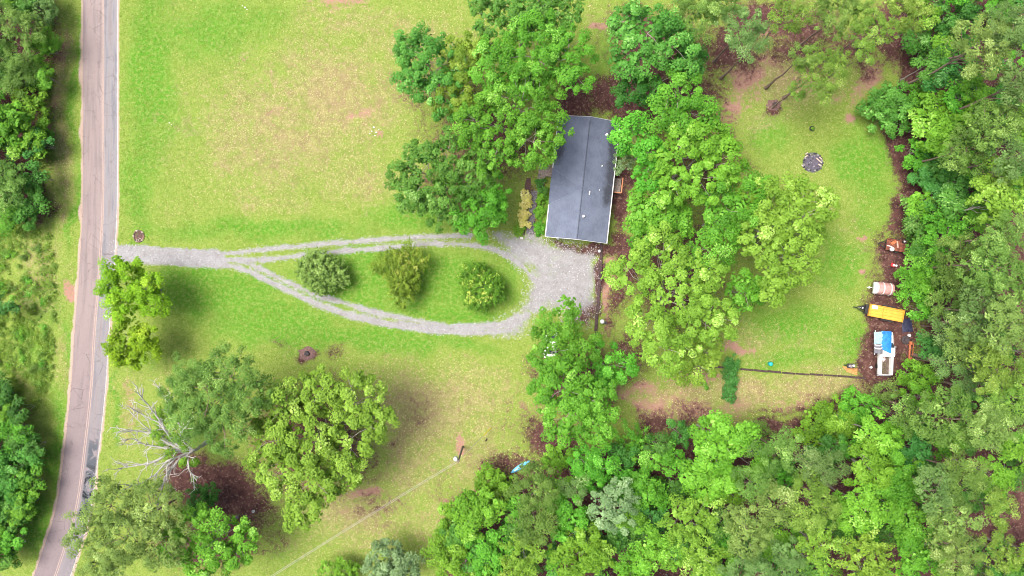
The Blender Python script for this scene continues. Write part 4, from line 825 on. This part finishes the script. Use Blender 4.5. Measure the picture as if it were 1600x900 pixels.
def pickup():
    e = thing('pickup_truck', 'old white pickup truck with junk filled bed, cab under a blue tarp', 'truck', P(1378.5, 551, 0), R(-2)); W = 1.95
    part('bed_floor', e, mat('bed_liner_dirt', (0.10, 0.075, 0.06), 0.95, var=0.4), box, (0, -1.75, 0.72), (W-0.3, 2.55, 0.06))
    for s in (-1, 1):
        b = part('bed_side', e, WHITE, loft, [[(s*(W/2-0.38), y, 0.70), (s*(W/2), y, 0.55), (s*(W/2+0.03), y, 0.9), (s*(W/2-0.03), y, 1.22), (s*(W/2-0.36), y, 1.22)] for y in (-3.02, -2.9, -0.55, -0.45)])
        part('tail_light', b, RED, box, (s*(W/2-0.1), -3.04, 0.95), (0.14, 0.05, 0.3))
    part('tailgate', e, WHITE, box, (0, -3.0, 0.95), (W-0.72, 0.08, 0.55), bev=0.02); part('bumper', e, GALV, box, (0, -3.16, 0.6), (W, 0.16, 0.16), bev=0.03)
    part('cab', e, WHITE, loft, [[(x*w, y, z) for x, z in ((-1, .55), (1, .55), (1.0, 1.15), (.84, zt), (-.84, zt), (-1.0, 1.15))] for y, w, zt in ((-0.42, 0.95, 1.74), (-0.2, 0.97, 1.80), (0.75, 0.97, 1.80), (1.5, 0.96, 1.22))])
    part('windscreen', e, GLASS, loft, [[(-.74, 0.86, 1.735), (.74, 0.86, 1.735), (.74, 0.9, 1.75), (-.74, 0.9, 1.75)], [(-.8, 1.44, 1.275), (.8, 1.44, 1.275), (.8, 1.48, 1.29), (-.8, 1.48, 1.29)]])
    part('bonnet', e, WHITE, loft, [[(x*w, y, z) for x, z in ((-1, .5), (1, .5), (1, .95), (.9, zt), (-.9, zt), (-1, .95))] for y, w, zt in ((1.5, 0.96, 1.2), (2.6, 0.94, 1.12), (2.95, 0.88, 0.98))])
    for y in (-1.9, 2.1):
        for s in (-1, 1): wheel(e, (s*(W/2-0.1), y, 0.38), 0.38, 0.25, 'x')
    for s in (-1, 1): part('mirror', e, WHITE, box, (s*(W/2+0.16), 0.95, 1.25), (0.22, 0.1, 0.2), bev=0.03)
    for s in (-1, 1): part('headlight', e, GLASS, box, (s*0.7, 2.96, 0.85), (0.3, 0.05, 0.18))
pickup()
def sheet(name, m_, label, px, z, thick=0.012, sag=0.06, seed=0, cat='tarp', n=9):
    """a crumpled sheet over four photo corners at height z"""
    g = np.random.default_rng(seed); a, b, c, d = [P(*q, z) for q in px]; v = []
    for i in range(n+1):
        for j in range(n+1):
            u, w = i/n, j/n; p = a.lerp(b, u).lerp(d.lerp(c, u), w); v.append((p.x+g.normal()*0.012, p.y+g.normal()*0.012, z-sag*((2*u-1)**2+(2*w-1)**2)*0.6+g.normal()*sag*0.28))
    v = np.array(v); lo = v-np.array([0, 0, thick]); m1 = n+1; f = [(i*m1+j, (i+1)*m1+j, (i+1)*m1+j+1, i*m1+j+1) for i in range(n) for j in range(n)]; N = len(v)
    f2 = [tuple(k+N for k in q[::-1]) for q in f]; rim = [(i*m1, i*m1+0) for i in range(n)]
    o = obj_np(name, np.concatenate([v, lo]), np.array(f+f2), m_); return tag(o, label, cat)
sheet('blue_tarp', TARP, 'crumpled bright blue tarp over one side of the white pickup cab', [(1378,517),(1394,518),(1393,553),(1378,546)], 1.93, sag=0.10, seed=1)
sheet('pale_sheet', TARPL, 'pale blue sheet covering the middle of the white pickup cab', [(1366,519),(1380,518),(1380,537),(1366,537)], 1.90, sag=0.05, seed=2, cat='sheet')
sheet('grey_tarp', mat('dark_grey_cover', (0.13, 0.13, 0.15), 0.7), 'dark grey cover between the pale sheet and the pickup bed', [(1366,537.5),(1379.8,537.5),(1379,553),(1366,552)], 1.87, sag=0.05, seed=3)
for k, (y, w_) in enumerate(((539.5, 1.0), (544.5, 1.1))):
    c = P(1372.5, y, 1.95); tag(part('white_hoop', None, WHITE, tube, [c+Vector((-0.5*w_, 0.12, -0.03)), c+Vector((-0.3*w_, 0, 0)), c+Vector((0.2*w_, -0.08, 0.0)), c+Vector((0.5*w_, 0.1, -0.02))], 0.07), ['thin white tube lying on the dark grey cover, beside the pale sheet', 'thin white tube lying on the dark grey cover, nearer the pickup bed'][k], 'tube')
gp = thing('metal_panel', 'grey corrugated metal panel leaning along the pickup', 'panel', P(1362, 534, 0), R(-2))
part('sheet', gp, GALV, box, (0, 0, 0.82), (0.06, 3.4, 1.55), ry=R(-24))
for i in range(12): part('corrugation', gp, GALV, box, (-0.05, -1.6+i*0.29, 0.84), (0.05, 0.06, 1.5), ry=R(-24))
def heap(name, label, m_, px, py, z, r, h, seed, cat):
    g = random.Random(seed); bm = BM(); bmesh.ops.create_icosphere(bm, subdivisions=3, radius=1.0); c = P(px, py, z)
    for v in bm.verts:
        k = 1+0.35*(math.sin(v.co.x*5+seed)*math.cos(v.co.y*6-seed)+g.uniform(-.3, .3)); v.co = Vector((v.co.x*r[0]*k, v.co.y*r[1]*k, max(v.co.z, -0.1)*h*k))+c
    return tag(obj_bm(name, bm, m_, None), label, cat)
heap('debris_heap', 'brown heap of leaves and debris inside the pickup bed', mat('debris_brown', (0.10, 0.078, 0.05), 0.95, var=0.5, scale=8), 1378, 574, 0.76, (0.50, 0.85), 0.25, 3, 'debris')
heap('rag_bundle', 'pale pink rag bundle at the cab end of the pickup bed', mat('pale_pink_rag', (0.55, 0.40, 0.40), 0.9), 1380, 561, 0.78, (0.28, 0.35), 0.25, 5, 'rag')
heap('plastic_jug', 'small white plastic jug on the ground beside the pickup bed', WHITE, 1360.5, 574, 0.02, (0.22, 0.16), 0.3, 6, 'jug')
sheet('ground_tarp', NAVY, 'dark navy tarp crumpled on the ground behind the orange trailer', [(1409,499),(1424,497),(1427,518),(1411,520)], 0.16, sag=0.08, seed=7)
ty = BM(); lathe(ty, [(0.30, 0.0), (0.58, 0.0), (0.64, 0.12), (0.58, 0.26), (0.34, 0.26), (0.30, 0.13)], 20, P(1414.5, 531, 0)); tag(obj_bm('old_tyre', ty, mat('dusty_rubber', (0.05, 0.04, 0.042), 0.95), None, True), 'dusty dark tyre lying flat between navy tarp and rusty frame', 'tyre')
tag(part('paint_can', None, WHITE, lathe, [(0.2, 0), (0.2, 0.3), (0.17, 0.33)], 12, P(1419.5, 524, 0)), 'small white can beside the navy tarp', 'can')
def rusty_frame():
    e = thing('rusty_frame', 'long orange rusty steel frame lying by the wood edge', 'frame', P(1421, 548, 0), R(-4))
    part('beam', e, RUSTO, box, (-0.18, 0, 0.35), (0.22, 2.7, 0.16), bev=0.02); part('beam', e, RUSTO, box, (0.32, 0.25, 0.3), (0.08, 1.8, 0.1), bev=0.01)
    for y in (-1.05, 0.35, 1.15): part('cross_bar', e, RUST, box, (0.07, y, 0.33), (0.62, 0.12, 0.1))
    part('plate', e, RUSTO, box, (-0.15, -1.1, 0.45), (0.42, 0.5, 0.08), rx=R(12)); part('plate', e, RUSTO, box, (-0.12, 1.1, 0.46), (0.36, 0.4, 0.06), rx=R(-14))
    for y in (-0.9, 0.9): part('foot', e, RUST, box, (-0.1, y, 0.13), (0.5, 0.12, 0.26))
rusty_frame()
for i in range(4):
    c = P(1328+i*0.8, 575+i*2.4, 0); tag(part('plank', None, mat('orange_lumber', (0.46, 0.21, 0.07), 0.8, var=0.3), box, (c.x, c.y, 0.05+0.012*i), (2.1-0.16*i, 0.19, 0.07), rz=R(-9-3.5*i), bev=0.008), 'orange brown plank in the small pile beside the timber edging', 'plank', 'planks lying by the timber edging')
def barrow():
    e = thing('wheelbarrow', 'dark wheelbarrow with grey load beside the orange planks', 'wheelbarrow', P(1326, 571, 0), R(-6))
    part('tray', e, BLACK, loft, [[(-.35, -.2, .3), (.3, -.2, .3), (.3, .2, .3), (-.35, .2, .3)], [(-.5, -.33, .6), (.45, -.33, .6), (.45, .33, .6), (-.5, .33, .6)]])
    part('load', e, mat('grey_cement', (0.22, 0.19, 0.2), 0.9), stone_bm, (0, 0, 0.6), (0.4, 0.27, 0.16), 4); wheel(e, (-0.6, 0, 0.2), 0.2, 0.1)
    for s in (-1, 1): part('handle', e, BLACK, tube, [(-0.6, s*0.06, 0.2), (0.4, s*0.24, 0.42), (0.85, s*0.3, 0.55)], 0.028); part('leg', e, BLACK, tube, [(0.35, s*0.22, 0.4), (0.38, s*0.25, 0.0)], 0.022)
    part('bucket', e, WHITE, lathe, [(0.13, 0.6), (0.16, 0.86)], 10, (0.32, 0.1, 0))
barrow()
tb_ = part('barrel', None, mat('teal_plastic', (0.015, 0.33, 0.36), 0.4, var=0.15), lathe, [(0.24, 0), (0.27, 0.04), (0.29, 0.3), (0.275, 0.34), (0.29, 0.38), (0.27, 0.72), (0.2, 0.78), (0.05, 0.78)], 18, P(1202, 568, 0), smooth=True); tag(tb_, 'teal plastic barrel standing on the lawn near the timber edging', 'barrel')

# ------------------------------------------------------------------ white car under the tree
def car():
    e = thing('parked_car', 'white car almost hidden under the tree at the parking pad', 'car', P(860, 533, 0), R(-3)); W = 0.92
    def sec(y, w, z0, z1): return [(-w, y, z0), (w, y, z0), (w*1.0, y, z0+(z1-z0)*0.6), (w*0.86, y, z1), (-w*0.86, y, z1), (-w*1.0, y, z0+(z1-z0)*0.6)]
    cp = mat('white_car_paint', (0.80, 0.80, 0.80), 0.25, 0.5, var=0.05)
    part('body', e, cp, loft, [sec(y, W*k, 0.28, z) for y, k, z in [(-2.3, .88, .8), (-2.1, .97, .96), (-1.2, 1, .98), (0.9, 1, .97), (1.9, .97, .88), (2.2, .9, .76), (2.3, .8, .62)]], smooth=False)
    part('roof', e, cp, loft, [[(-.72, y, .95), (.72, y, .95), (.60*k, y, z), (-.60*k, y, z)] for y, k, z in [(-1.7, 1.05, 1.0), (-1.05, 1, 1.42), (0.1, 1, 1.46), (0.95, 1.08, 1.0)]])
    part('windscreen', e, GLASS, loft, [[(-.57, .17, 1.452), (.57, .17, 1.452), (.57, .2, 1.462), (-.57, .2, 1.462)], [(-.64, .93, 1.03), (.64, .93, 1.03), (.64, .96, 1.04), (-.64, .96, 1.04)]])
    part('rear_window', e, GLASS, loft, [[(-.58, -1.1, 1.42), (.58, -1.1, 1.42), (.58, -1.13, 1.425), (-.58, -1.13, 1.425)], [(-.64, -1.66, 1.05), (.64, -1.66, 1.05), (.64, -1.69, 1.06), (-.64, -1.69, 1.06)]])
    for y in (-1.4, 1.4):
        for s in (-1, 1): wheel(e, (s*(W-0.1), y, 0.32), 0.32, 0.2, 'x')
    for s in (-1, 1): part('headlight', e, GLASS, box, (s*0.62, 2.17, 0.72), (0.34, 0.14, 0.12), bev=0.02); part('mirror', e, cp, box, (s*1.0, 0.75, 1.0), (0.16, 0.12, 0.12), bev=0.02)
car()

# ------------------------------------------------------------------ small yard things
def fire_ring():
    e = thing('fire_ring', 'charred fire ring of dark stones on the back lawn', 'fire pit', P(1270, 254, 0)); sm = [mat('charred_stone', (0.07, 0.065, 0.08), 0.9, var=0.4), mat('grey_stone', (0.22, 0.21, 0.22), 0.9), mat('dark_stone', (0.035, 0.033, 0.038), 0.9)]
    part('ash_bed', e, mat('ash', (0.085, 0.075, 0.10), 0.95, var=0.5, scale=5), lathe, [(1.45, 0.0), (1.2, 0.05), (0.6, 0.08), (0.05, 0.1)], 18)
    for i in range(24):
        a = i*6.283/24+random.uniform(-.08, .08); r = random.uniform(1.2, 1.48); part('stone', e, sm[i % 3], stone_bm, (r*math.cos(a), r*math.sin(a)*0.92, 0.1), (random.uniform(.13, .22), random.uniform(.12, .2), random.uniform(.1, .17)), i)
    for i in range(12):
        a = random.uniform(0, 6.28); r = random.uniform(0.1, 1.0); part('stone', e, sm[random.randrange(3)], stone_bm, (r*math.cos(a), r*math.sin(a), 0.1), (.12, .1, .09), i+50)
fire_ring()
LOGM = mat('pale_cut_wood', (0.52, 0.40, 0.34), 0.85, var=0.3)
for k, (x, y, L, a, r) in enumerate([(1279,251,1.05,-42,.085),(1281.5,247.5,.5,-40,.075),(1259.5,240,.42,35,.08),(1259.5,244.5,.45,25,.08),(1253,259,.35,-50,.07),(1280,258,.42,-30,.10)]):
    d = Vector((math.cos(R(a)), math.sin(R(a)), 0))*L/2; c = P(x, y, 0)+Vector((0, 0, 0.16)); tag(part('firewood_log', None, LOGM, tube, [c-d, c+d], [r, r*0.9], 8), 'longest pale log lying on the fire ring' if k == 0 else 'short pale log lying on the fire ring', 'log', None if k == 0 else 'short logs on the fire ring')
def stone_planter():
    e = thing('stone_planter', 'small ring of reddish stones on the grass by the driveway mouth', 'planter', P(217, 369, 0)); ms = [mat('reddish_stone', (0.20, 0.115, 0.09), 0.9), mat('brown_stone', (0.12, 0.085, 0.075), 0.9), mat('pale_stone', (0.36, 0.29, 0.26), 0.9)]
    for i in range(16):
        a = i*6.283/16; part('stone', e, ms[i % 3], stone_bm, (0.72*math.cos(a), 0.8*math.sin(a), 0.08), (.17, .15, .13), i)
    for i in range(9): part('stone', e, ms[(i+1) % 3], stone_bm, (random.uniform(-.5, .3), random.uniform(-.6, -.1), 0.06), (.13, .11, .1), i+30)
    part('soil', e, bed, lathe, [(0.72, 0.0), (0.6, 0.04), (0.05, 0.06)], 14)
stone_planter()
def stump(name, label, px, py, r, m_, collar, seed, lean=(0, 0)):
    e = thing(name, label, 'stump', P(px, py, 0)); g = random.Random(seed)
    part('bark', e, m_, loft, [[(lean[0]*z+r*k*math.cos(a)*(1+0.12*math.sin(3*a+seed)), lean[1]*z+r*k*math.sin(a)*(1+0.1*math.cos(2*a)), z) for a in [i*6.283/14 for i in range(14)]] for k, z in ((1.35, -.05), (1.05, .12), (.95, .32), (.92, .42))])
    part('cut_face', e, mat('charred_wood_face', (0.05, 0.04, 0.042), 0.95), lathe, [(r*.80, .415), (r*.5, .43), (r*.1, .425)], 12, (lean[0]*.42, lean[1]*.42, 0))
    if collar:
        cm = part('soil_mound', e, mat('turned_soil', (0.15, 0.085, 0.075), 0.95, var=0.45, scale=5), lathe, [(collar*1.15, 0.0), (collar*0.8, 0.06), (collar*0.4, 0.1), (0.1, 0.11)], 16)
        for v in cm.data.vertices: k = 1+g.uniform(-.18, .18); v.co.x *= k*1.1; v.co.y *= k*0.85
        for i in range(16): a = g.uniform(0, 6.28); q = g.uniform(.5, 1.05)*collar; part('clod', cm, mat('turned_soil', ()), stone_bm, (q*math.cos(a), q*math.sin(a)*.85, .05), (.09, .08, .07), i+seed)
stump('burnt_stump', 'black burnt stump in a patch of turned soil south of the driveway', 480, 552, 0.36, BLACK, 1.0, 3)
stump('tree_stump', 'dark stump in red mulch under the thin pine stand', 1209, 164, 0.28, mat('dark_bark', (0.06, 0.045, 0.045), 0.95), 0.85, 8, (0.25, 0.2))
pp = thing('potted_plant', 'small plant in a dark pot on the lawn near the fire ring', 'plant', P(1267, 201.5, 0)); part('pot', pp, BLACK, lathe, [(0.22, 0), (0.33, 0.38), (0.36, 0.4), (0.3, 0.4), (0.28, 0.34), (0.05, 0.33)], 14)
C_ = rng.normal(size=(10, 3))*0.09+np.array([0.03, -0.03, 0.5]); v_, f_, t_ = leaf_cloud(C_, unit(C_-np.array([0, 0, .3])), np.full(10, .13), 20, .16, .08); obj_np('foliage', v_, f_, LEAF['lime'], pp, {'tint': t_})
def mailbox():
    e = thing('mailbox', 'white mailbox at the road edge between two lime green trees', 'mailbox', P(176, 493, 0), R(2))
    part('post', e, WOODG, box, (0.08, 0, 0.5), (0.12, 0.12, 1.05)); a_ = [i*math.pi/8 for i in range(9)]
    part('box', e, WHITE, loft, [[(x, 0.17, 1.05), (x, -0.17, 1.05)]+[(x, -0.17*math.cos(a), 1.25+0.17*math.sin(a)) for a in a_] for x in (-0.32, 0.36)]); part('door', e, WHITE, box, (-0.335, 0, 1.22), (0.02, 0.3, 0.3)); part('flag', e, RED, box, (0.1, 0.19, 1.38), (0.05, 0.02, 0.2))
mailbox()
def globe_post(name, label, px, py, h, r):
    e = thing(name, label, 'post', P(px, py, 0)); part('post', e, BLACK, tube, [(0, 0, 0), (0, 0, h)], 0.05, 8); part('cap', e, WHITE, lathe, [(0.06, h-0.02), (r*.8, h+0.05), (r, h+r*.8), (r*.75, h+r*1.4), (r*.2, h+r*1.75)], 14, smooth=True)
globe_post('garden_post', 'white capped post at the house end of the parking edging', 935, 393, 0.9, 0.22); globe_post('garden_post', 'white capped post against the end wall of the house', 871, 373, 1.0, 0.22)
def grill():
    e = thing('grill', 'dark kettle grill with white cover on bare soil behind the parking edging', 'grill', P(940, 502, 0), R(-20))
    for k in range(3): a = k*2.09; part('leg', e, BLACK, tube, [(.16*math.cos(a), .16*math.sin(a), .55), (.32*math.cos(a), .32*math.sin(a), 0)], .02)
    part('bowl', e, BLACK, lathe, [(.1, .45), (.28, .55), (.34, .72)], 16); part('lid', e, WHITE, lathe, [(.34, .725), (.27, .87), (.12, .95), (.03, .96)], 16, smooth=True); part('shelf', e, BLACK, box, (.5, -.02, .68), (.4, .36, .03))
grill()
tag(part('concrete_block', None, mat('pale_concrete', (0.5, 0.48, 0.46), 0.9), box, P(815, 372, 0)+Vector((0, 0, .1)), (.42, .3, .22), rz=R(-5), bev=.02), 'pale concrete block where the mulch bed meets the driveway', 'block')
tag(part('bucket', None, WHITE, lathe, [(.15, 0), (.2, .36), (.21, .38), (.17, .38), (.14, .05)], 14, P(397, 798, 0)), 'white bucket on dark leaf litter below the huge yellow green oak', 'bucket')
fs = thing('fallen_board', 'red and white board lying in the verge across the road', 'board', P(36, 846, 0), R(8)); part('panel', fs, WHITE, box, (0, 0, .04), (.85, .42, .03)); part('stripe', fs, RED, box, (0, .11, .062), (.85, .14, .012))
for k, (x, y, s_) in enumerate([(584,199,.22),(581,205,.18),(588,207,.2),(578,209,.13),(586,212,.16),(592,202,.12),(383,12,.2),(379,9,.14),(386,15,.13),(265,192,.16),(268,195,.1),(1422,307,.14)]):
    lab, gr = (('white stone in the cluster on the dry open field', 'white stones clustered on the field') if k < 6 else ('white stone in the green corner of the field by the road', 'white stones in the green corner') if k < 9 else (['single white stone on grass beside the road', 'tiny white stone beside a larger one near the road', 'white stone on litter at the wood edge by the back lawn'][k-9], None))
    tag(part('white_stone', None, mat('chalk_stone', (0.62, 0.58, 0.55), 0.9), stone_bm, P(x, y, 0)+Vector((0, 0, s_*.3)), (s_*.75, s_*.6, s_*.5), k), lab, 'stone', gr)

# ------------------------------------------------------------------ kayak
def kayak():
    a, b = P(802, 736, .2), P(824, 722, .2); c = (a+b)/2; d = b-a; e = thing('kayak', 'light blue kayak lying at the wood edge, half covered by leaves', 'kayak', (c.x, c.y, 0), math.atan2(d.y, d.x)); km = mat('blue_plastic', (0.10, 0.36, 0.55), 0.35, var=0.12)
    S = [(-1.6, .03, .30, .36), (-1.2, .22, .12, .36), (-.6, .33, .03, .36), (0, .36, .0, .36), (.6, .33, .03, .36), (1.2, .22, .12, .36), (1.6, .03, .30, .36)]
    part('hull', e, km, loft, [[(x, -w, zt), (x, -w*.8, zb+(zt-zb)*.35), (x, 0, zb), (x, w*.8, zb+(zt-zb)*.35), (x, w, zt), (x, w*.5, zt+.07), (x, -w*.5, zt+.07)] for x, w, zb, zt in S], smooth=True)
    part('seat_opening', e, BLACK, lathe, [(.22, .432), (.2, .44), (.05, .436)], 14, (0.1, 0, 0)); part('stripe', e, WHITE, box, (-.75, 0, .425), (.6, .1, .02))
kayak()

# ------------------------------------------------------------------ overhead line
def pole(name, label, base, h):
    e = thing(name, label, 'pole', base); part('mast', e, mat('pole_wood', (0.17, 0.135, 0.115), 0.9, var=0.3, scale=5), tube, [(0, 0, -.1), (0, 0, h*.5), (0, 0, h)], [.16, .135, .11], 10)
    part('transformer', e, mat('pale_grey_paint', (0.62, 0.66, 0.70), 0.45), lathe, [(.2, h-1.5), (.26, h-1.46), (.26, h-.62), (.22, h-.56), (.06, h-.5)], 14, (-.42, .12, 0), smooth=True)
    part('bracket', e, BLACK, box, (-.2, .06, h-1.0), (.4, .08, .12)); part('bracket', e, BLACK, box, (0, 0, h-.25), (.34, .34, .06), rz=R(45))
    for s in (-1, 1): part('insulator', e, mat('brown_ceramic', (.2, .1, .07), .3), lathe, [(.05, h-.22), (.07, h-.12), (.04, h-.02)], 8, (s*.14, s*.14, 0))
    return e
B1 = P(723, 698, 0); PH = 8.2; pole('utility_pole', 'wooden utility pole with pale transformer standing in the dry grass', B1, PH)
B2 = P(250, 1012, PH)*Vector((1, 1, 0)); B2.z = 0
pole('utility_pole', 'wooden utility pole at the far end of the overhead line', B2, PH)
cable_m = mat('pale_cable', (0.34, 0.31, 0.30), 0.7)
for k in range(2):
    o = Vector((0.09*math.sin(k*2.1), 0.12*math.cos(k*2.1), 0)); pts = []
    for i in range(25):
        t = i/24; q = B1.lerp(B2, t)+o; pts.append((q.x, q.y, PH-.15-0.9*4*t*(1-t)*(1+0.05*k)))
    tag(part('power_cable', None, cable_m, tube, pts, .02, 5), 'pale overhead cable strung from the utility pole', 'cable', 'overhead cables on the pole')
anchor = P(767, 669, 0); top = B1+Vector((0, 0, PH-.6))
tag(part('guy_wire', None, GALV, tube, [anchor+Vector((0, 0, .0)), top], .016, 4), 'thin guy wire from the utility pole to the ground', 'wire')
tag(part('guy_guard', None, mat('yellow_plastic', (0.62, 0.50, 0.04), .5), tube, [anchor.lerp(top, .0)+Vector((0, 0, .02)), anchor.lerp(top, .26)], .06, 8), 'yellow guard tube on the lower guy wire', 'guard')
tag(part('short_post', None, DARKTIMBER, tube, [P(759, 689, 0), P(759.5, 687, 0)+Vector((.12, .3, .75))], [.09, .08], 8), 'short dark leaning post near the yellow guard tube', 'post')

# ------------------------------------------------------------------ grass: leaning tufts over the lawn and the field, too many to count
def grass_material():
    t = NT('grass_blades'); a = t.attr('tint').outputs['Fac']
    c = t.mix(t.remap(a, 0, 0.5), (0.075, 0.165, 0.014), (0.175, 0.235, 0.040)); c = t.mix(t.remap(a, 0.5, 1.0), c, (0.37, 0.33, 0.155))
    return t.done(t.bsdf(c, 0.8, 0.15))
def grass(n):
    x = rng.uniform(85, 1640, n); y = rng.uniform(-40, 940, n); A, B = covers(x, y)
    keep = (rng.random(n) > A[:, 3]*1.3) & (rng.random(n) > A[:, 2]*0.9) & (B[:, 0] < 0.3) & (B[:, 1] < 0.4) & (dist_path(x, y, ROAD_C) > ROAD_W+2) & (fbm(x, y, 40, 77)+rng.random(n)*0.5 > 0.62)
    x, y, A = x[keep], y[keep], A[keep]; m = len(x); w = np.stack([(x-800)/PPM, (450-y)/PPM, np.full(m, 0.01)], 1)
    a = rng.uniform(0, 6.283, m); d = np.stack([np.cos(a), np.sin(a), np.zeros(m)], 1); q = np.stack([-np.sin(a), np.cos(a), np.zeros(m)], 1)
    L = rng.uniform(0.10, 0.26, (m, 1)); W = rng.uniform(0.03, 0.07, (m, 1)); up = np.array([0, 0, 1.0])*rng.uniform(0.05, 0.14, (m, 1))
    v = np.stack([w-q*W, w+q*W, w+d*L+up], 1).reshape(-1, 3)
    t = np.clip(0.45+A[:, 1]*0.6-A[:, 0]*0.5+rng.normal(size=m)*0.22, 0, 1)
    return tag(obj_np('grass', v, np.arange(m*3).reshape(m, 3), grass_material(), None, {'tint': np.repeat(t, 3)}), 'short grass tufts over the lawn and field', kind='stuff')
grass(230000)
